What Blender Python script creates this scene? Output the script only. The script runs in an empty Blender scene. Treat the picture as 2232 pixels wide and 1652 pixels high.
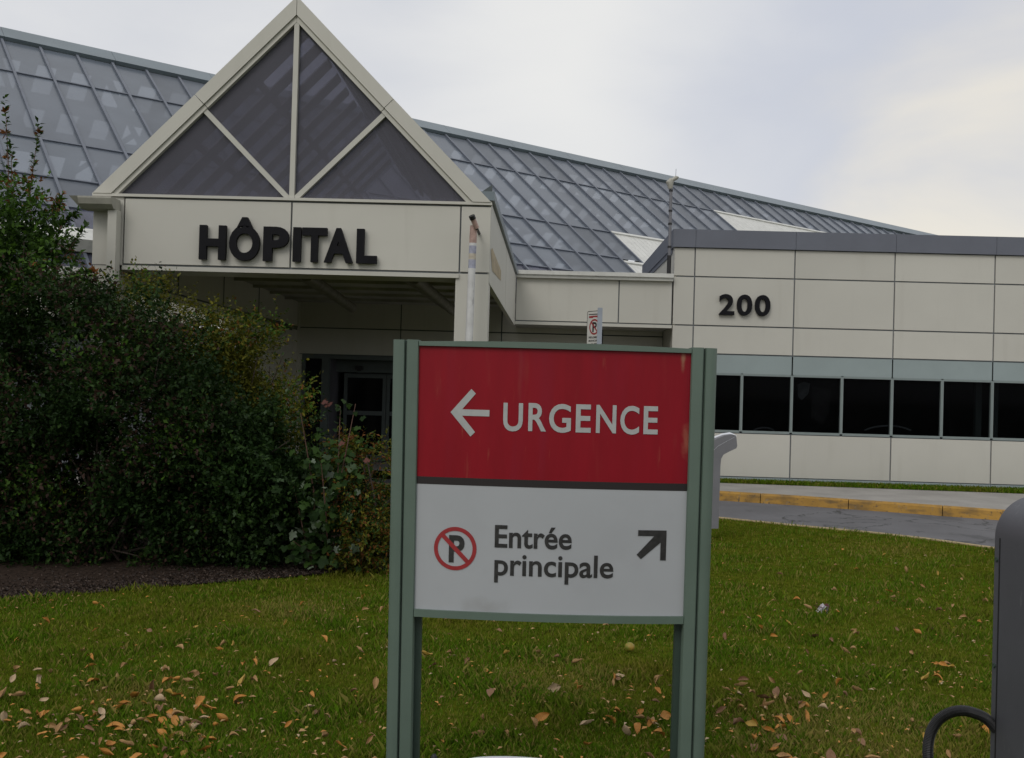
import bpy, math, random
import numpy as np
from mathutils import Vector, Matrix
R_ = math.radians
S = bpy.context.scene
COL = S.collection
rng = np.random.default_rng(7)
random.seed(7)

# ------------------------------------------------------------------ camera
FPX = 2200.0; CX, CY = 1116.0, 826.0             # focal length and centre on a 2232 px wide frame
psi, th, rol = .0226, .0112, .028
fwd = np.array([-math.sin(psi)*math.cos(th), math.cos(psi)*math.cos(th), math.sin(th)])
r0 = np.array([math.cos(psi), math.sin(psi), 0]); u0 = np.cross(r0, fwd)
CR = math.cos(rol)*r0 + math.sin(rol)*u0
CU = -math.sin(rol)*r0 + math.cos(rol)*u0
EYE = np.array([0, 0, 1.6])
cd = bpy.data.cameras.new('camera'); cam = bpy.data.objects.new('camera', cd); COL.objects.link(cam)
cd.sensor_width = 36; cd.lens = 36*FPX/2232; cd.clip_start = .05; cd.clip_end = 3000
m3 = Matrix((CR, CU, -fwd)).transposed()
cam.matrix_world = Matrix.Translation(EYE) @ m3.to_4x4()
S.camera = cam
def ray(x, y): return fwd + CR*(x-CX)/FPX + CU*(CY-y)/FPX
def at(x, y, Y): d = ray(x, y); return EYE + d*(Y/d[1])
def gnd(x, y, z=-.12): d = ray(x, y); return EYE + d*((z-1.6)/d[2])

# ------------------------------------------------------------------ sky, sun, exposure
SUN_EL, SUN_AZ = R_(42), R_(205)
w = bpy.data.worlds.new('World'); S.world = w; w.use_nodes = True
nt = w.node_tree; nt.nodes.clear()
def N(t, **k):
    n = nt.nodes.new(t)
    for a, b in k.items(): setattr(n, a, b)
    return n
L = lambda a, b: nt.links.new(a, b)
out = N('ShaderNodeOutputWorld'); bg = N('ShaderNodeBackground'); L(bg.outputs[0], out.inputs[0])
bg.inputs[1].default_value = .1
sky = N('ShaderNodeTexSky', sky_type='NISHITA', sun_disc=False, sun_elevation=SUN_EL, sun_rotation=SUN_AZ)
sky.air_density = 1.2; sky.dust_density = 3.0
tc = N('ShaderNodeTexCoord')
mp = N('ShaderNodeMapping'); mp.inputs['Scale'].default_value = (1.0, 1.0, 2.4); L(tc.outputs['Generated'], mp.inputs[0])
nz = N('ShaderNodeTexNoise'); nz.inputs['Scale'].default_value = 2.6; nz.inputs['Detail'].default_value = 5; nz.inputs['Roughness'].default_value = .5; nz.inputs['Distortion'].default_value = .4
L(mp.outputs[0], nz.inputs['Vector'])
cr = N('ShaderNodeValToRGB'); e = cr.color_ramp.elements
e[0].position = .30; e[0].color = (.64, .66, .71, 1); e[1].position = .66; e[1].color = (.79, .79, .795, 1)
L(nz.outputs['Fac'], cr.inputs[0])
def patch(d, lo, hi):                                    # a soft bank of cloud around one direction
    d = Vector(d).normalized()
    dp = N('ShaderNodeVectorMath', operation='DOT_PRODUCT'); L(tc.outputs['Generated'], dp.inputs[0]); dp.inputs[1].default_value = d
    nn = N('ShaderNodeMath', operation='MULTIPLY_ADD'); L(nz.outputs['Fac'], nn.inputs[0]); nn.inputs[1].default_value = .06; L(dp.outputs['Value'], nn.inputs[2])
    mr = N('ShaderNodeMapRange', interpolation_type='SMOOTHSTEP'); L(nn.outputs[0], mr.inputs[0])
    mr.inputs[1].default_value = lo; mr.inputs[2].default_value = hi; return mr.outputs[0]
def mixc(fac, a, b, k=1.0):
    m = N('ShaderNodeMix', data_type='RGBA')
    if k != 1.0:
        q = N('ShaderNodeMath', operation='MULTIPLY'); L(fac, q.inputs[0]); q.inputs[1].default_value = k; fac = q.outputs[0]
    if hasattr(fac, 'links'): L(fac, m.inputs[0])
    else: m.inputs[0].default_value = fac
    for i, c in ((6, a), (7, b)):
        if hasattr(c, 'links'): L(c, m.inputs[i])
        else: m.inputs[i].default_value = (*c, 1)
    return m.outputs[2]
c = mixc(patch(ray(1500, 60), .985, 1.035), cr.outputs[0], (.86, .855, .835), .85)
c = mixc(patch(ray(1950, 250), .99, 1.036), c, (.56, .59, .68), .8)
c = mixc(patch(ray(2330, 120), .995, 1.036), c, (.57, .60, .685), .8)
c = mixc(patch(ray(2230, 430), 1.008, 1.034), c, (.90, .84, .72), .9)
sp = N('ShaderNodeSeparateXYZ'); L(tc.outputs['Generated'], sp.inputs[0])
zr = N('ShaderNodeMapRange'); L(sp.outputs[2], zr.inputs[0]); zr.inputs[1].default_value = .35; zr.inputs[2].default_value = 1; zr.inputs[3].default_value = 10.9; zr.inputs[4].default_value = 12
vs = N('ShaderNodeVectorMath', operation='SCALE'); L(c, vs.inputs[0]); L(zr.outputs[0], vs.inputs['Scale'])
L(mixc(.93, sky.outputs[0], vs.outputs[0]), bg.inputs[0])
sd = bpy.data.lights.new('sun', 'SUN'); so = bpy.data.objects.new('sun', sd); COL.objects.link(so)
sd.energy = .85; sd.angle = R_(25); sd.color = (1, .96, .9)
sdir = Vector((math.sin(SUN_AZ)*math.cos(SUN_EL), math.cos(SUN_AZ)*math.cos(SUN_EL), math.sin(SUN_EL)))
so.rotation_euler = sdir.to_track_quat('Z', 'Y').to_euler(); so.location = (0, 0, 30)
S.view_settings.view_transform = 'Standard'; S.view_settings.look = 'None'
S.view_settings.exposure = -.1; S.view_settings.gamma = 1
S.render.filter_size = 1.9
S.cycles.max_bounces = 8; S.cycles.transparent_max_bounces = 16

# ------------------------------------------------------------------ materials
def mat(name, col, rough=.6, var=.12, scale=4.0, metal=0.0, bump=0.0, bscale=60.0, spec=.5, col2=None, stretch=(1, 1, 1), lo=.35, hi=.65):
    m = bpy.data.materials.new(name); m.use_nodes = True; t = m.node_tree; b = t.nodes['Principled BSDF']
    b.inputs['Roughness'].default_value = rough; b.inputs['Metallic'].default_value = metal; b.inputs['Specular IOR Level'].default_value = spec
    tcn = t.nodes.new('ShaderNodeTexCoord'); mpn = t.nodes.new('ShaderNodeMapping'); mpn.inputs['Scale'].default_value = stretch
    t.links.new(tcn.outputs['Object'], mpn.inputs[0])
    n = t.nodes.new('ShaderNodeTexNoise'); n.inputs['Scale'].default_value = scale; n.inputs['Detail'].default_value = 6; n.inputs['Roughness'].default_value = .6
    t.links.new(mpn.outputs[0], n.inputs['Vector'])
    r = t.nodes.new('ShaderNodeValToRGB'); e = r.color_ramp.elements; e[0].position = lo; e[1].position = hi
    e[0].color = (*[x*(1-var) for x in col], 1); e[1].color = (*(col2 or [min(1, x*(1+var)) for x in col]), 1)
    t.links.new(n.outputs['Fac'], r.inputs[0]); t.links.new(r.outputs[0], b.inputs['Base Color'])
    if bump:
        n2 = t.nodes.new('ShaderNodeTexNoise'); n2.inputs['Scale'].default_value = bscale; n2.inputs['Detail'].default_value = 4
        t.links.new(tcn.outputs['Object'], n2.inputs['Vector'])
        bp = t.nodes.new('ShaderNodeBump'); bp.inputs['Strength'].default_value = bump; bp.inputs['Distance'].default_value = .01
        t.links.new(n2.outputs['Fac'], bp.inputs['Height']); t.links.new(bp.outputs[0], b.inputs['Normal'])
    return m
def add_layer(m, col, scale, stretch, lo, hi, k=1.0, loc=(0, 0, 0), detail=5):      # stains and wear with a shape of their own
    t = m.node_tree; b = t.nodes['Principled BSDF']; src = b.inputs['Base Color'].links[0].from_socket
    tcn = t.nodes.new('ShaderNodeTexCoord'); mpn = t.nodes.new('ShaderNodeMapping'); mpn.inputs['Scale'].default_value = stretch; mpn.inputs['Location'].default_value = loc
    t.links.new(tcn.outputs['Object'], mpn.inputs[0])
    n = t.nodes.new('ShaderNodeTexNoise'); n.inputs['Scale'].default_value = scale; n.inputs['Detail'].default_value = detail
    t.links.new(mpn.outputs[0], n.inputs['Vector'])
    mr = t.nodes.new('ShaderNodeMapRange'); mr.inputs[1].default_value = lo; mr.inputs[2].default_value = hi; mr.inputs[4].default_value = k
    t.links.new(n.outputs['Fac'], mr.inputs[0])
    mx = t.nodes.new('ShaderNodeMix'); mx.data_type = 'RGBA'; t.links.new(mr.outputs[0], mx.inputs[0]); t.links.new(src, mx.inputs[6]); mx.inputs[7].default_value = (*col, 1)
    t.links.new(mx.outputs[2], b.inputs['Base Color'])
def add_spot(m, col, centre, size, k=.8, ns=6.0):                                  # one irregular stain round a point
    t = m.node_tree; b = t.nodes['Principled BSDF']; src = b.inputs['Base Color'].links[0].from_socket
    tcn = t.nodes.new('ShaderNodeTexCoord'); mpn = t.nodes.new('ShaderNodeMapping'); mpn.vector_type = 'TEXTURE'
    mpn.inputs['Location'].default_value = centre; mpn.inputs['Scale'].default_value = size
    t.links.new(tcn.outputs['Object'], mpn.inputs[0])
    ln = t.nodes.new('ShaderNodeVectorMath'); ln.operation = 'LENGTH'; t.links.new(mpn.outputs[0], ln.inputs[0])
    n = t.nodes.new('ShaderNodeTexNoise'); n.inputs['Scale'].default_value = ns; n.inputs['Detail'].default_value = 5; t.links.new(tcn.outputs['Object'], n.inputs['Vector'])
    ad = t.nodes.new('ShaderNodeMath'); ad.operation = 'MULTIPLY_ADD'; t.links.new(n.outputs['Fac'], ad.inputs[0]); ad.inputs[1].default_value = 1.4; t.links.new(ln.outputs['Value'], ad.inputs[2])
    mr = t.nodes.new('ShaderNodeMapRange'); mr.interpolation_type = 'SMOOTHSTEP'; mr.inputs[1].default_value = 1.75; mr.inputs[2].default_value = .7; mr.inputs[3].default_value = 0; mr.inputs[4].default_value = k
    t.links.new(ad.outputs[0], mr.inputs[0])
    mx = t.nodes.new('ShaderNodeMix'); mx.data_type = 'RGBA'; t.links.new(mr.outputs[0], mx.inputs[0]); t.links.new(src, mx.inputs[6]); mx.inputs[7].default_value = (*col, 1)
    t.links.new(mx.outputs[2], b.inputs['Base Color'])
def glassmat(name, col, rough, transp, tint, spec=.5, var=.15, scale=2.0):
    m = mat(name, col, rough, var, scale, spec=spec); t = m.node_tree; b = t.nodes['Principled BSDF']
    tr = t.nodes.new('ShaderNodeBsdfTransparent'); tr.inputs[0].default_value = (*tint, 1)
    mx = t.nodes.new('ShaderNodeMixShader'); mx.inputs[0].default_value = transp
    t.links.new(b.outputs[0], mx.inputs[1]); t.links.new(tr.outputs[0], mx.inputs[2])
    t.links.new(mx.outputs[0], t.nodes['Material Output'].inputs[0]); return m
def leafmat(name, c, var=.35, rough=.5, trans=.25, spec=.10):
    m = mat(name, c, rough, var, 1.6, spec=spec, lo=.3, hi=.7); t = m.node_tree; b = t.nodes['Principled BSDF']
    tl = t.nodes.new('ShaderNodeBsdfTranslucent'); t.links.new(b.inputs['Base Color'].links[0].from_socket, tl.inputs[0])
    mx = t.nodes.new('ShaderNodeMixShader'); mx.inputs[0].default_value = trans
    t.links.new(b.outputs[0], mx.inputs[1]); t.links.new(tl.outputs[0], mx.inputs[2]); t.links.new(mx.outputs[0], t.nodes['Material Output'].inputs[0])
    return m
M = {}
M['panel'] = mat('cream_panel', (.52, .508, .452), .55, .03, .7, bump=.03, bscale=25)
add_layer(M['panel'], (.42, .405, .35), 5, (1.2, 1.2, .12), .56, .8, .35)
PAN = [M['panel']]
for i_, q_ in enumerate((.965, 1.03)):
    m_ = M['panel'].copy(); m_.name = 'cream_panel_' + ('dull', 'fresh')[i_]; PAN.append(m_)
    for el in [e_ for n_ in m_.node_tree.nodes if n_.type == 'VALTORGB' for e_ in n_.color_ramp.elements]: el.color = (*[c_*q_ for c_ in el.color[:3]], 1)
M['trim'] = mat('cream_trim', (.50, .49, .435), .5, .04, 2)
M['joint'] = mat('dark_joint', (.07, .085, .085), .7)
M['jointgrey'] = mat('grey_joint', (.17, .185, .20), .6)
M['parapet'] = mat('slate_metal', (.125, .135, .165), .45, .06, 1.2)
M['teal'] = mat('pale_teal_panel', (.275, .33, .33), .45, .04, 1.5)
M['tealframe'] = mat('teal_frame', (.21, .25, .245), .4, .05, 6)
M['doorglass'] = mat('dark_door_glass', (.006, .0065, .008), .06, .3, 3, spec=.15)
M['doormetal'] = mat('dark_teal_door_metal', (.085, .105, .105), .45, .05, 6)
M['darkglass'] = glassmat('dark_window_glass', (.004, .0042, .005), .05, .75, (.55, .57, .58), .10, .3, 3)
M['glassroof'] = glassmat('grey_roof_glass', (.128, .146, .174), .3, .10, (.50, .54, .60), .4, .12, .5)
M['glasslow'] = glassmat('grey_eave_glass', (.085, .09, .125), .25, .22, (.4, .4, .45), .5, .3, 1.5)
M['mull'] = mat('glazing_bar_metal', (.115, .13, .16), .45, .08, 3)
M['ridge'] = mat('ridge_flashing', (.15, .185, .205), .4, .08, 1.0)
M['white'] = mat('white_metal', (.60, .60, .56), .5, .06, 2)
add_layer(M['white'], (.45, .45, .42), 9, (1, 1, 1), .5, .7, .5)
M['inner'] = mat('dark_steel_inside', (.10, .10, .115), .7, .2, 2)
M['rafter'] = mat('rafter_grey', (.42, .40, .38), .7, .1, 3)
M['innerpanel'] = mat('inner_roof_panel', (.30, .29, .30), .5, .2, 1.5)
M['gable'] = glassmat('tinted_gable_glass', (.145, .143, .168), .25, .50, (.62, .62, .70), .25, .08, .8)
M['letter'] = mat('black_letter', (.006, .006, .008), .6, .2, 6, spec=.15)
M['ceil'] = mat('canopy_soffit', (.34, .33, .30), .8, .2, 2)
M['beam'] = mat('brown_pipe', (.16, .15, .125), .6, .25, 8)
M['gutter'] = mat('weathered_gutter', (.36, .35, .30), .55, .12, 5)
M['pole'] = mat('white_pole_paint', (.58, .58, .57), .55, .1, 8)
add_layer(M['pole'], (.2, .2, .2), 22, (1, 1, .22), .6, .72, .8)
M['polered'] = mat('faded_red_pole', (.40, .27, .23), .6, .2, 20)
M['poleblue'] = mat('faded_blue_stripe', (.32, .33, .41), .6, .2, 20)
M['poleyellow'] = mat('faded_ochre_stripe', (.48, .43, .34), .6, .2, 20)
M['black'] = mat('black_plastic', (.012, .012, .013), .5, .2, 10)
M['rubber'] = mat('black_conduit', (.010, .010, .011), .45, .2, 10, spec=.4)
M['grey'] = mat('grey_pedestal_paint', (.072, .073, .084), .55, .10, 2.5, bump=.05, bscale=220)
add_layer(M['grey'], (.045, .045, .052), 7, (1, 1, .25), .58, .72, .6)
add_layer(M['grey'], (.15, .15, .16), 40, (1, 1, .4), .66, .74, .5)
M['greyside'] = mat('pale_post_paint', (.165, .165, .18), .5, .06, 4)
M['posthead'] = mat('white_post_cap', (.66, .68, .72), .45, .04, 4)
M['signgreen'] = mat('sage_green_paint', (.108, .152, .123), .42, .05, 5, bump=.02, bscale=160)
M['signgroove'] = mat('dark_green_seam', (.035, .055, .045), .6)
M['signchannel'] = mat('dark_green_channel', (.032, .055, .042), .55)
M['red'] = mat('red_sign_face', (.242, .0046, .0128), .45, .07, 3, spec=.22, stretch=(4, 4, .7))
add_layer(M['red'], (.27, .04, .035), 9, (2.5, 2.5, .30), .62, .80, .5)
add_layer(M['red'], (.33, .10, .06), 16, (2.5, 2.5, .30), .66, .8, .6, (3, 0, 1))
add_layer(M['red'], (.20, .012, .03), 3, (2.5, 2.5, .25), .5, .7, .5, (8, 0, 2))
M['signblack'] = mat('black_sign_band', (.018, .013, .014), .4, .1, 3)
M['signwhite'] = mat('white_sign_face', (.395, .41, .43), .4, .03, 2)
add_layer(M['signwhite'], (.36, .37, .39), 5, (1, 1, 1), .5, .75, .6)
M['signtext'] = mat('grey_white_lettering', (.40, .41, .405), .45, .06, 30)
M['signdark'] = mat('worn_black_lettering', (.022, .021, .021), .5, .35, 60)
M['signred'] = mat('red_ring', (.30, .022, .026), .45, .1, 20)
M['asphalt'] = mat('grey_asphalt', (.125, .124, .13), .9, .12, 1.2, bump=.25, bscale=120)
add_layer(M['asphalt'], (.07, .07, .072), 1.6, (1, .35, 1), .6, .66, .7)
def add_crack(m, scale, half, col):
    t = m.node_tree; b = t.nodes['Principled BSDF']; src = b.inputs['Base Color'].links[0].from_socket
    tcn = t.nodes.new('ShaderNodeTexCoord'); n = t.nodes.new('ShaderNodeTexNoise'); n.inputs['Scale'].default_value = scale; n.inputs['Detail'].default_value = 7; n.inputs['Roughness'].default_value = .55
    t.links.new(tcn.outputs['Object'], n.inputs['Vector'])
    c_ = t.nodes.new('ShaderNodeMath'); c_.operation = 'COMPARE'; t.links.new(n.outputs['Fac'], c_.inputs[0]); c_.inputs[1].default_value = .5; c_.inputs[2].default_value = half
    mx = t.nodes.new('ShaderNodeMix'); mx.data_type = 'RGBA'; t.links.new(c_.outputs[0], mx.inputs[0]); t.links.new(src, mx.inputs[6]); mx.inputs[7].default_value = (*col, 1)
    t.links.new(mx.outputs[2], b.inputs['Base Color'])
add_crack(M['asphalt'], .45, .0045, (.05, .05, .05))
M['pave'] = mat('concrete_pavement', (.31, .295, .27), .9, .12, 1.5, bump=.15, bscale=90)
M['kerb'] = mat('yellow_kerb_paint', (.37, .205, .035), .75, .16, 3, bump=.2, bscale=60)
add_layer(M['kerb'], (.13, .085, .035), 3.5, (1, 1, 2.5), .50, .68, .85)
add_layer(M['kerb'], (.22, .19, .14), 9, (1, 1, 1), .62, .70, .6)
add_layer(M['kerb'], (.07, .06, .045), 22, (1, 1, 1), .60, .70, .8)
M['kerbedge'] = mat('pale_kerb_edge', (.36, .28, .15), .85, .25, 14)
M['soil'] = mat('lawn_soil', (.050, .066, .004), .95, .3, 9, col2=(.09, .10, .010), bump=.5, bscale=70, spec=0)
M['mulch'] = mat('dark_mulch', (.030, .021, .016), .95, .4, 26, col2=(.058, .040, .030), bump=1.0, bscale=80, spec=.1)
M['bark'] = mat('brown_bark', (.055, .04, .03), .85, .3, 20)
M['reds'] = mat('red_stem', (.12, .06, .045), .7, .2, 20)

# ------------------------------------------------------------------ mesh builders
def tag(o, label=None, cat=None, group=None, kind=None):
    if label: o['label'] = label
    if cat: o['category'] = cat
    if group: o['group'] = group
    if kind: o['kind'] = kind
    return o
def empty(name, loc, label, cat, group=None):
    o = bpy.data.objects.new(name, None); COL.objects.link(o); o.location = loc; o.empty_display_size = .2
    return tag(o, label, cat, group)
class MB:
    def __init__(s): s.v = []; s.f = []; s.mi = []
    def add(s, vs, fs, mi=0):
        b = len(s.v); s.v += [tuple(map(float, q)) for q in vs]; s.f += [tuple(b+i for i in f) for f in fs]; s.mi += [mi]*len(fs); return s
    def box(s, x0, x1, y0, y1, z0, z1, mi=0):
        return s.add([(x0,y0,z0),(x1,y0,z0),(x1,y1,z0),(x0,y1,z0),(x0,y0,z1),(x1,y0,z1),(x1,y1,z1),(x0,y1,z1)],
                     [(0,3,2,1),(4,5,6,7),(0,1,5,4),(1,2,6,5),(2,3,7,6),(3,0,4,7)], mi)
    def prism(s, poly, ax, a0, a1, mi=0):      # polygon in the two other axes, extruded along ax
        n = len(poly)
        def P(q, a): return {'y': (q[0], a, q[1]), 'z': (q[0], q[1], a), 'x': (a, q[0], q[1])}[ax]
        vs = [P(q, a0) for q in poly] + [P(q, a1) for q in poly]
        return s.add(vs, [tuple(range(n))[::-1], tuple(range(n, 2*n))] + [(i, (i+1) % n, n+(i+1) % n, n+i) for i in range(n)], mi)
    def obox(s, o, a, b, c, mi=0):             # box from corner o along three vectors
        o, a, b, c = map(np.array, (o, a, b, c))
        return s.add([o, o+a, o+a+b, o+b, o+c, o+a+c, o+a+b+c, o+b+c], [(0,3,2,1),(4,5,6,7),(0,1,5,4),(1,2,6,5),(2,3,7,6),(3,0,4,7)], mi)
    def bar(s, p, q, wd, up, hgt, mi=0):       # bar of width wd and height hgt centred on p-q, top along up
        p, q, up = map(lambda t: np.array(t, float), (p, q, up)); d = q-p; d /= np.linalg.norm(d)
        sd_ = np.cross(d, up); sd_ /= np.linalg.norm(sd_); up = np.cross(sd_, d)
        return s.obox(p - sd_*wd/2 - up*hgt/2, sd_*wd, q-p, up*hgt, mi)
    def tube(s, pts, rad, seg=10, mi=0, cap=True):
        pts = [np.array(q, float) for q in pts]; n = len(pts); rad = [rad]*n if np.isscalar(rad) else rad; vs = []
        t0 = pts[1]-pts[0]; nrm = np.cross(t0, (0, 0, 1.)); 
        if np.linalg.norm(nrm) < 1e-4: nrm = np.array([1., 0, 0])
        for i in range(n):
            t = pts[min(i+1, n-1)]-pts[max(i-1, 0)]; t /= np.linalg.norm(t)
            nrm = nrm - t*nrm.dot(t); nrm /= np.linalg.norm(nrm); bn = np.cross(t, nrm)
            vs += [pts[i]+rad[i]*(math.cos(6.28319*k/seg)*nrm+math.sin(6.28319*k/seg)*bn) for k in range(seg)]
        fs = [(i*seg+k, i*seg+(k+1) % seg, (i+1)*seg+(k+1) % seg, (i+1)*seg+k) for i in range(n-1) for k in range(seg)]
        if cap: fs += [tuple(range(seg))[::-1], tuple(range((n-1)*seg, n*seg))]
        return s.add(vs, fs, mi)
    def build(s, name, mats, parent=None, smooth=False, origin=(0, 0, 0)):
        me = bpy.data.meshes.new(name); o_ = np.array(origin)
        me.from_pydata([tuple(np.array(q)-o_) for q in s.v], [], s.f); 
        if mats is M['panel']: mats = PAN
        for m in (mats if isinstance(mats, (list, tuple)) else [mats]): me.materials.append(m)
        me.polygons.foreach_set('material_index', s.mi)
        if smooth:
            me.polygons.foreach_set('use_smooth', [True]*len(s.f)); me.update(); me.set_sharp_from_angle(angle=R_(40))
        me.update()
        o = bpy.data.objects.new(name, me); COL.objects.link(o); o.location = origin
        if parent is not None:
            o.parent = parent; o.matrix_parent_inverse = Matrix.Identity(4)
            o.location = Vector(origin) - world_loc(parent)
        return o
def world_loc(o):
    v = Vector((0, 0, 0))
    while o is not None: v = v + o.location; o = o.parent
    return v
def bigmesh(name, V, F, mats, mi=None, attr=None, parent=None, smooth=False):     # arrays of vertices and equal sized faces
    me = bpy.data.meshes.new(name); k = F.shape[1]
    me.vertices.add(len(V)); me.vertices.foreach_set('co', V.astype(np.float32).ravel())
    me.loops.add(F.size); me.loops.foreach_set('vertex_index', F.astype(np.int32).ravel())
    me.polygons.add(len(F)); me.polygons.foreach_set('loop_start', np.arange(0, F.size, k, dtype=np.int32)); 
    for m in mats: me.materials.append(m)
    if mi is not None: me.polygons.foreach_set('material_index', mi.astype(np.int32))
    if attr is not None:
        a = me.attributes.new('rnd', 'FLOAT', 'POINT'); a.data.foreach_set('value', attr.astype(np.float32))
    me.update(calc_edges=True); me.validate()
    o = bpy.data.objects.new(name, me); COL.objects.link(o)
    if parent is not None: o.parent = parent; o.location = -world_loc(parent)
    return o
def text_mesh(s, extrude=0.0, bold=.0, space=1.0):
    cu = bpy.data.curves.new('t', 'FONT'); cu.body = s; cu.size = 1; cu.extrude = extrude; cu.offset = bold; cu.space_character = space; cu.resolution_u = 5
    ob = bpy.data.objects.new('t', cu); COL.objects.link(ob); dg = bpy.context.evaluated_depsgraph_get()
    me = bpy.data.meshes.new_from_object(ob.evaluated_get(dg)); bpy.data.objects.remove(ob); bpy.data.curves.remove(cu)
    V = np.array([v.co[:] for v in me.vertices]); F_ = [tuple(p.vertices) for p in me.polygons]; bpy.data.meshes.remove(me); return V, F_
CAPH = None
def lettering(s, x0, x1, zb, cap, fmap, mb, bold=.0, depth=0.0, mi=0, space=1.0):
    """text between x0 and x1, baseline zb, capital height cap; fmap(u, z, d) gives the point d behind the face"""
    V, F_ = text_mesh(s, 0.0 if depth == 0 else .5, bold, space)
    H, _ = text_mesh('H', 0, bold); ch = H[:, 1].max()
    a, b = V[:, 0].min(), V[:, 0].max()
    P = [fmap(x0+(q[0]-a)/(b-a)*(x1-x0), zb+q[1]/ch*cap, (.5-q[2])*depth) for q in V]
    mb.add(P, F_, mi)

# ------------------------------------------------------------------ ground, road, kerbs
ZL, ZP, ZR = -.12, 0.0, -.14            # lawn, pavement, road
def sheet(name, poly, z, m):
    mb = MB(); mb.add([(p[0], p[1], z) for p in poly], [tuple(range(len(poly)))]); return tag(mb.build(name, m), kind='structure')
g_ = MB(); g_.add([(-900, -900, ZL-.05), (900, -900, ZL-.05), (900, 900, ZL-.05), (-900, 900, ZL-.05)], [(0, 1, 2, 3)])
tag(g_.build('ground', M['soil']), kind='structure')
near = [gnd(*q) for q in ((1568, 1129), (1735, 1146), (1900, 1161), (2030, 1176), (2165, 1195))]
far = [gnd(*q, z=ZR) for q in ((1570, 1091), (1740, 1102), (1950, 1117), (2165, 1133))]
def ext(pts, dl, dr):
    a, b = pts[0]-pts[1], pts[-1]-pts[-2]
    a[2] = b[2] = 0
    return [pts[0]+a/np.linalg.norm(a)*dl] + list(pts) + [pts[-1]+b/np.linalg.norm(b)*dr]
near = ext(near, 9.0, 14.0); far = ext(far, 9.0, 14.0)
sheet('road', [p[:2] for p in near] + [p[:2] for p in far[::-1]], ZR, M['asphalt'])
def along(pts, lo, hi):    # resampled polyline
    P = np.array(pts)[:, :2]; d = np.r_[0, np.cumsum(np.linalg.norm(np.diff(P, axis=0), axis=1))]
    t = np.linspace(0, d[-1], 60); return np.c_[np.interp(t, d, P[:, 0]), np.interp(t, d, P[:, 1])]
def ribbon(mb, P, w0, w1, z0, z1, mi=0):
    t = np.gradient(P, axis=0); t /= np.linalg.norm(t, axis=1)[:, None]; nn = np.c_[-t[:, 1], t[:, 0]]
    for i in range(len(P)-1):
        a, b = P[i]+nn[i]*w0, P[i+1]+nn[i+1]*w0; c_, d_ = P[i+1]+nn[i+1]*w1, P[i]+nn[i]*w1
        mb.add([(*a, z0), (*b, z0), (*c_, z0), (*d_, z0), (*a, z1), (*b, z1), (*c_, z1), (*d_, z1)], [(0,3,2,1),(4,5,6,7),(0,1,5,4),(2,3,7,6)], mi)
FP = along(far, 0, 1)
kerbs = MB(); seg = []
dd = np.r_[0, np.cumsum(np.linalg.norm(np.diff(FP, axis=0), axis=1))]
ref = np.array([gnd(1848, 1112, ZR)[:2], gnd(2055, 1128, ZR)[:2]])
sref = [dd[np.argmin(np.linalg.norm(FP-q, axis=1))] for q in ref]
step = sref[1]-sref[0]
cuts = [sref[0]+step*k for k in range(-5, 7)]
for a, b in zip(cuts[:-1], cuts[1:]):
    a, b = max(a, 0)+.006, min(b, dd[-1])-.006
    if b-a < .3: continue
    t = np.linspace(a, b, 8); P = np.c_[np.interp(t, dd, FP[:, 0]), np.interp(t, dd, FP[:, 1])]
    tt = np.gradient(P, axis=0); tt /= np.linalg.norm(tt, axis=1)[:, None]; nn = np.c_[-tt[:, 1], tt[:, 0]]
    prof = [(0, ZR-.05), (.025, ZP-.015), (.045, ZP+.008), (.16, ZP+.010), (.17, ZR-.05)]
    vs = [(*(P[i]+nn[i]*q[0]), q[1]) for i in range(8) for q in prof]; n = len(prof)
    kerbs.add(vs, [(i*n+k, (i+1)*n+k, (i+1)*n+k+1, i*n+k+1) for i in range(7) for k in range(n-1)] + [tuple(range(n)), tuple(range(7*n, 8*n))[::-1]])
tag(kerbs.build('kerb', M['kerb']), kind='structure')
NP = along(near, 0, 1); ne = MB(); ribbon(ne, NP, -.05, .05, ZR-.03, ZL+.012)
tag(ne.build('kerb_edge', M['kerbedge']), kind='structure')
# pavement between kerb and building, and the strip of grass at the wall's foot
tn = np.gradient(FP, axis=0); tn /= np.linalg.norm(tn, axis=1)[:, None]; FN = FP+np.c_[-tn[:, 1], tn[:, 0]]*.168
mb = MB(); n = len(FN); vs = [(p[0], p[1], ZP-.004) for p in FN] + [(p[0], 24.0, ZP-.004) for p in FN]
mb.add(vs, [(i, i+1, n+i+1, n+i) for i in range(n-1)])
mb.box(-30, FN[0][0], 15.5, 24, ZP-.06, ZP-.005)
tag(mb.build('pavement', M['pave']), kind='structure')
strip = [at(x, y, 19.2) for x, y in ((1480, 1052),)]
GS0, GS1 = 2.9, 24.0
def strip_front(x): return 18.78 - .075*max(0, x-3.5)
mb = MB(); xs = np.linspace(GS0, GS1, 30)
mb.add([(x, strip_front(x), ZP+.004) for x in xs]+[(x, 19.3, ZP+.004) for x in xs], [(i, i+1, 31+i, 30+i) for i in range(29)])
tag(mb.build('grass_verge', M['soil']), kind='structure')
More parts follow.
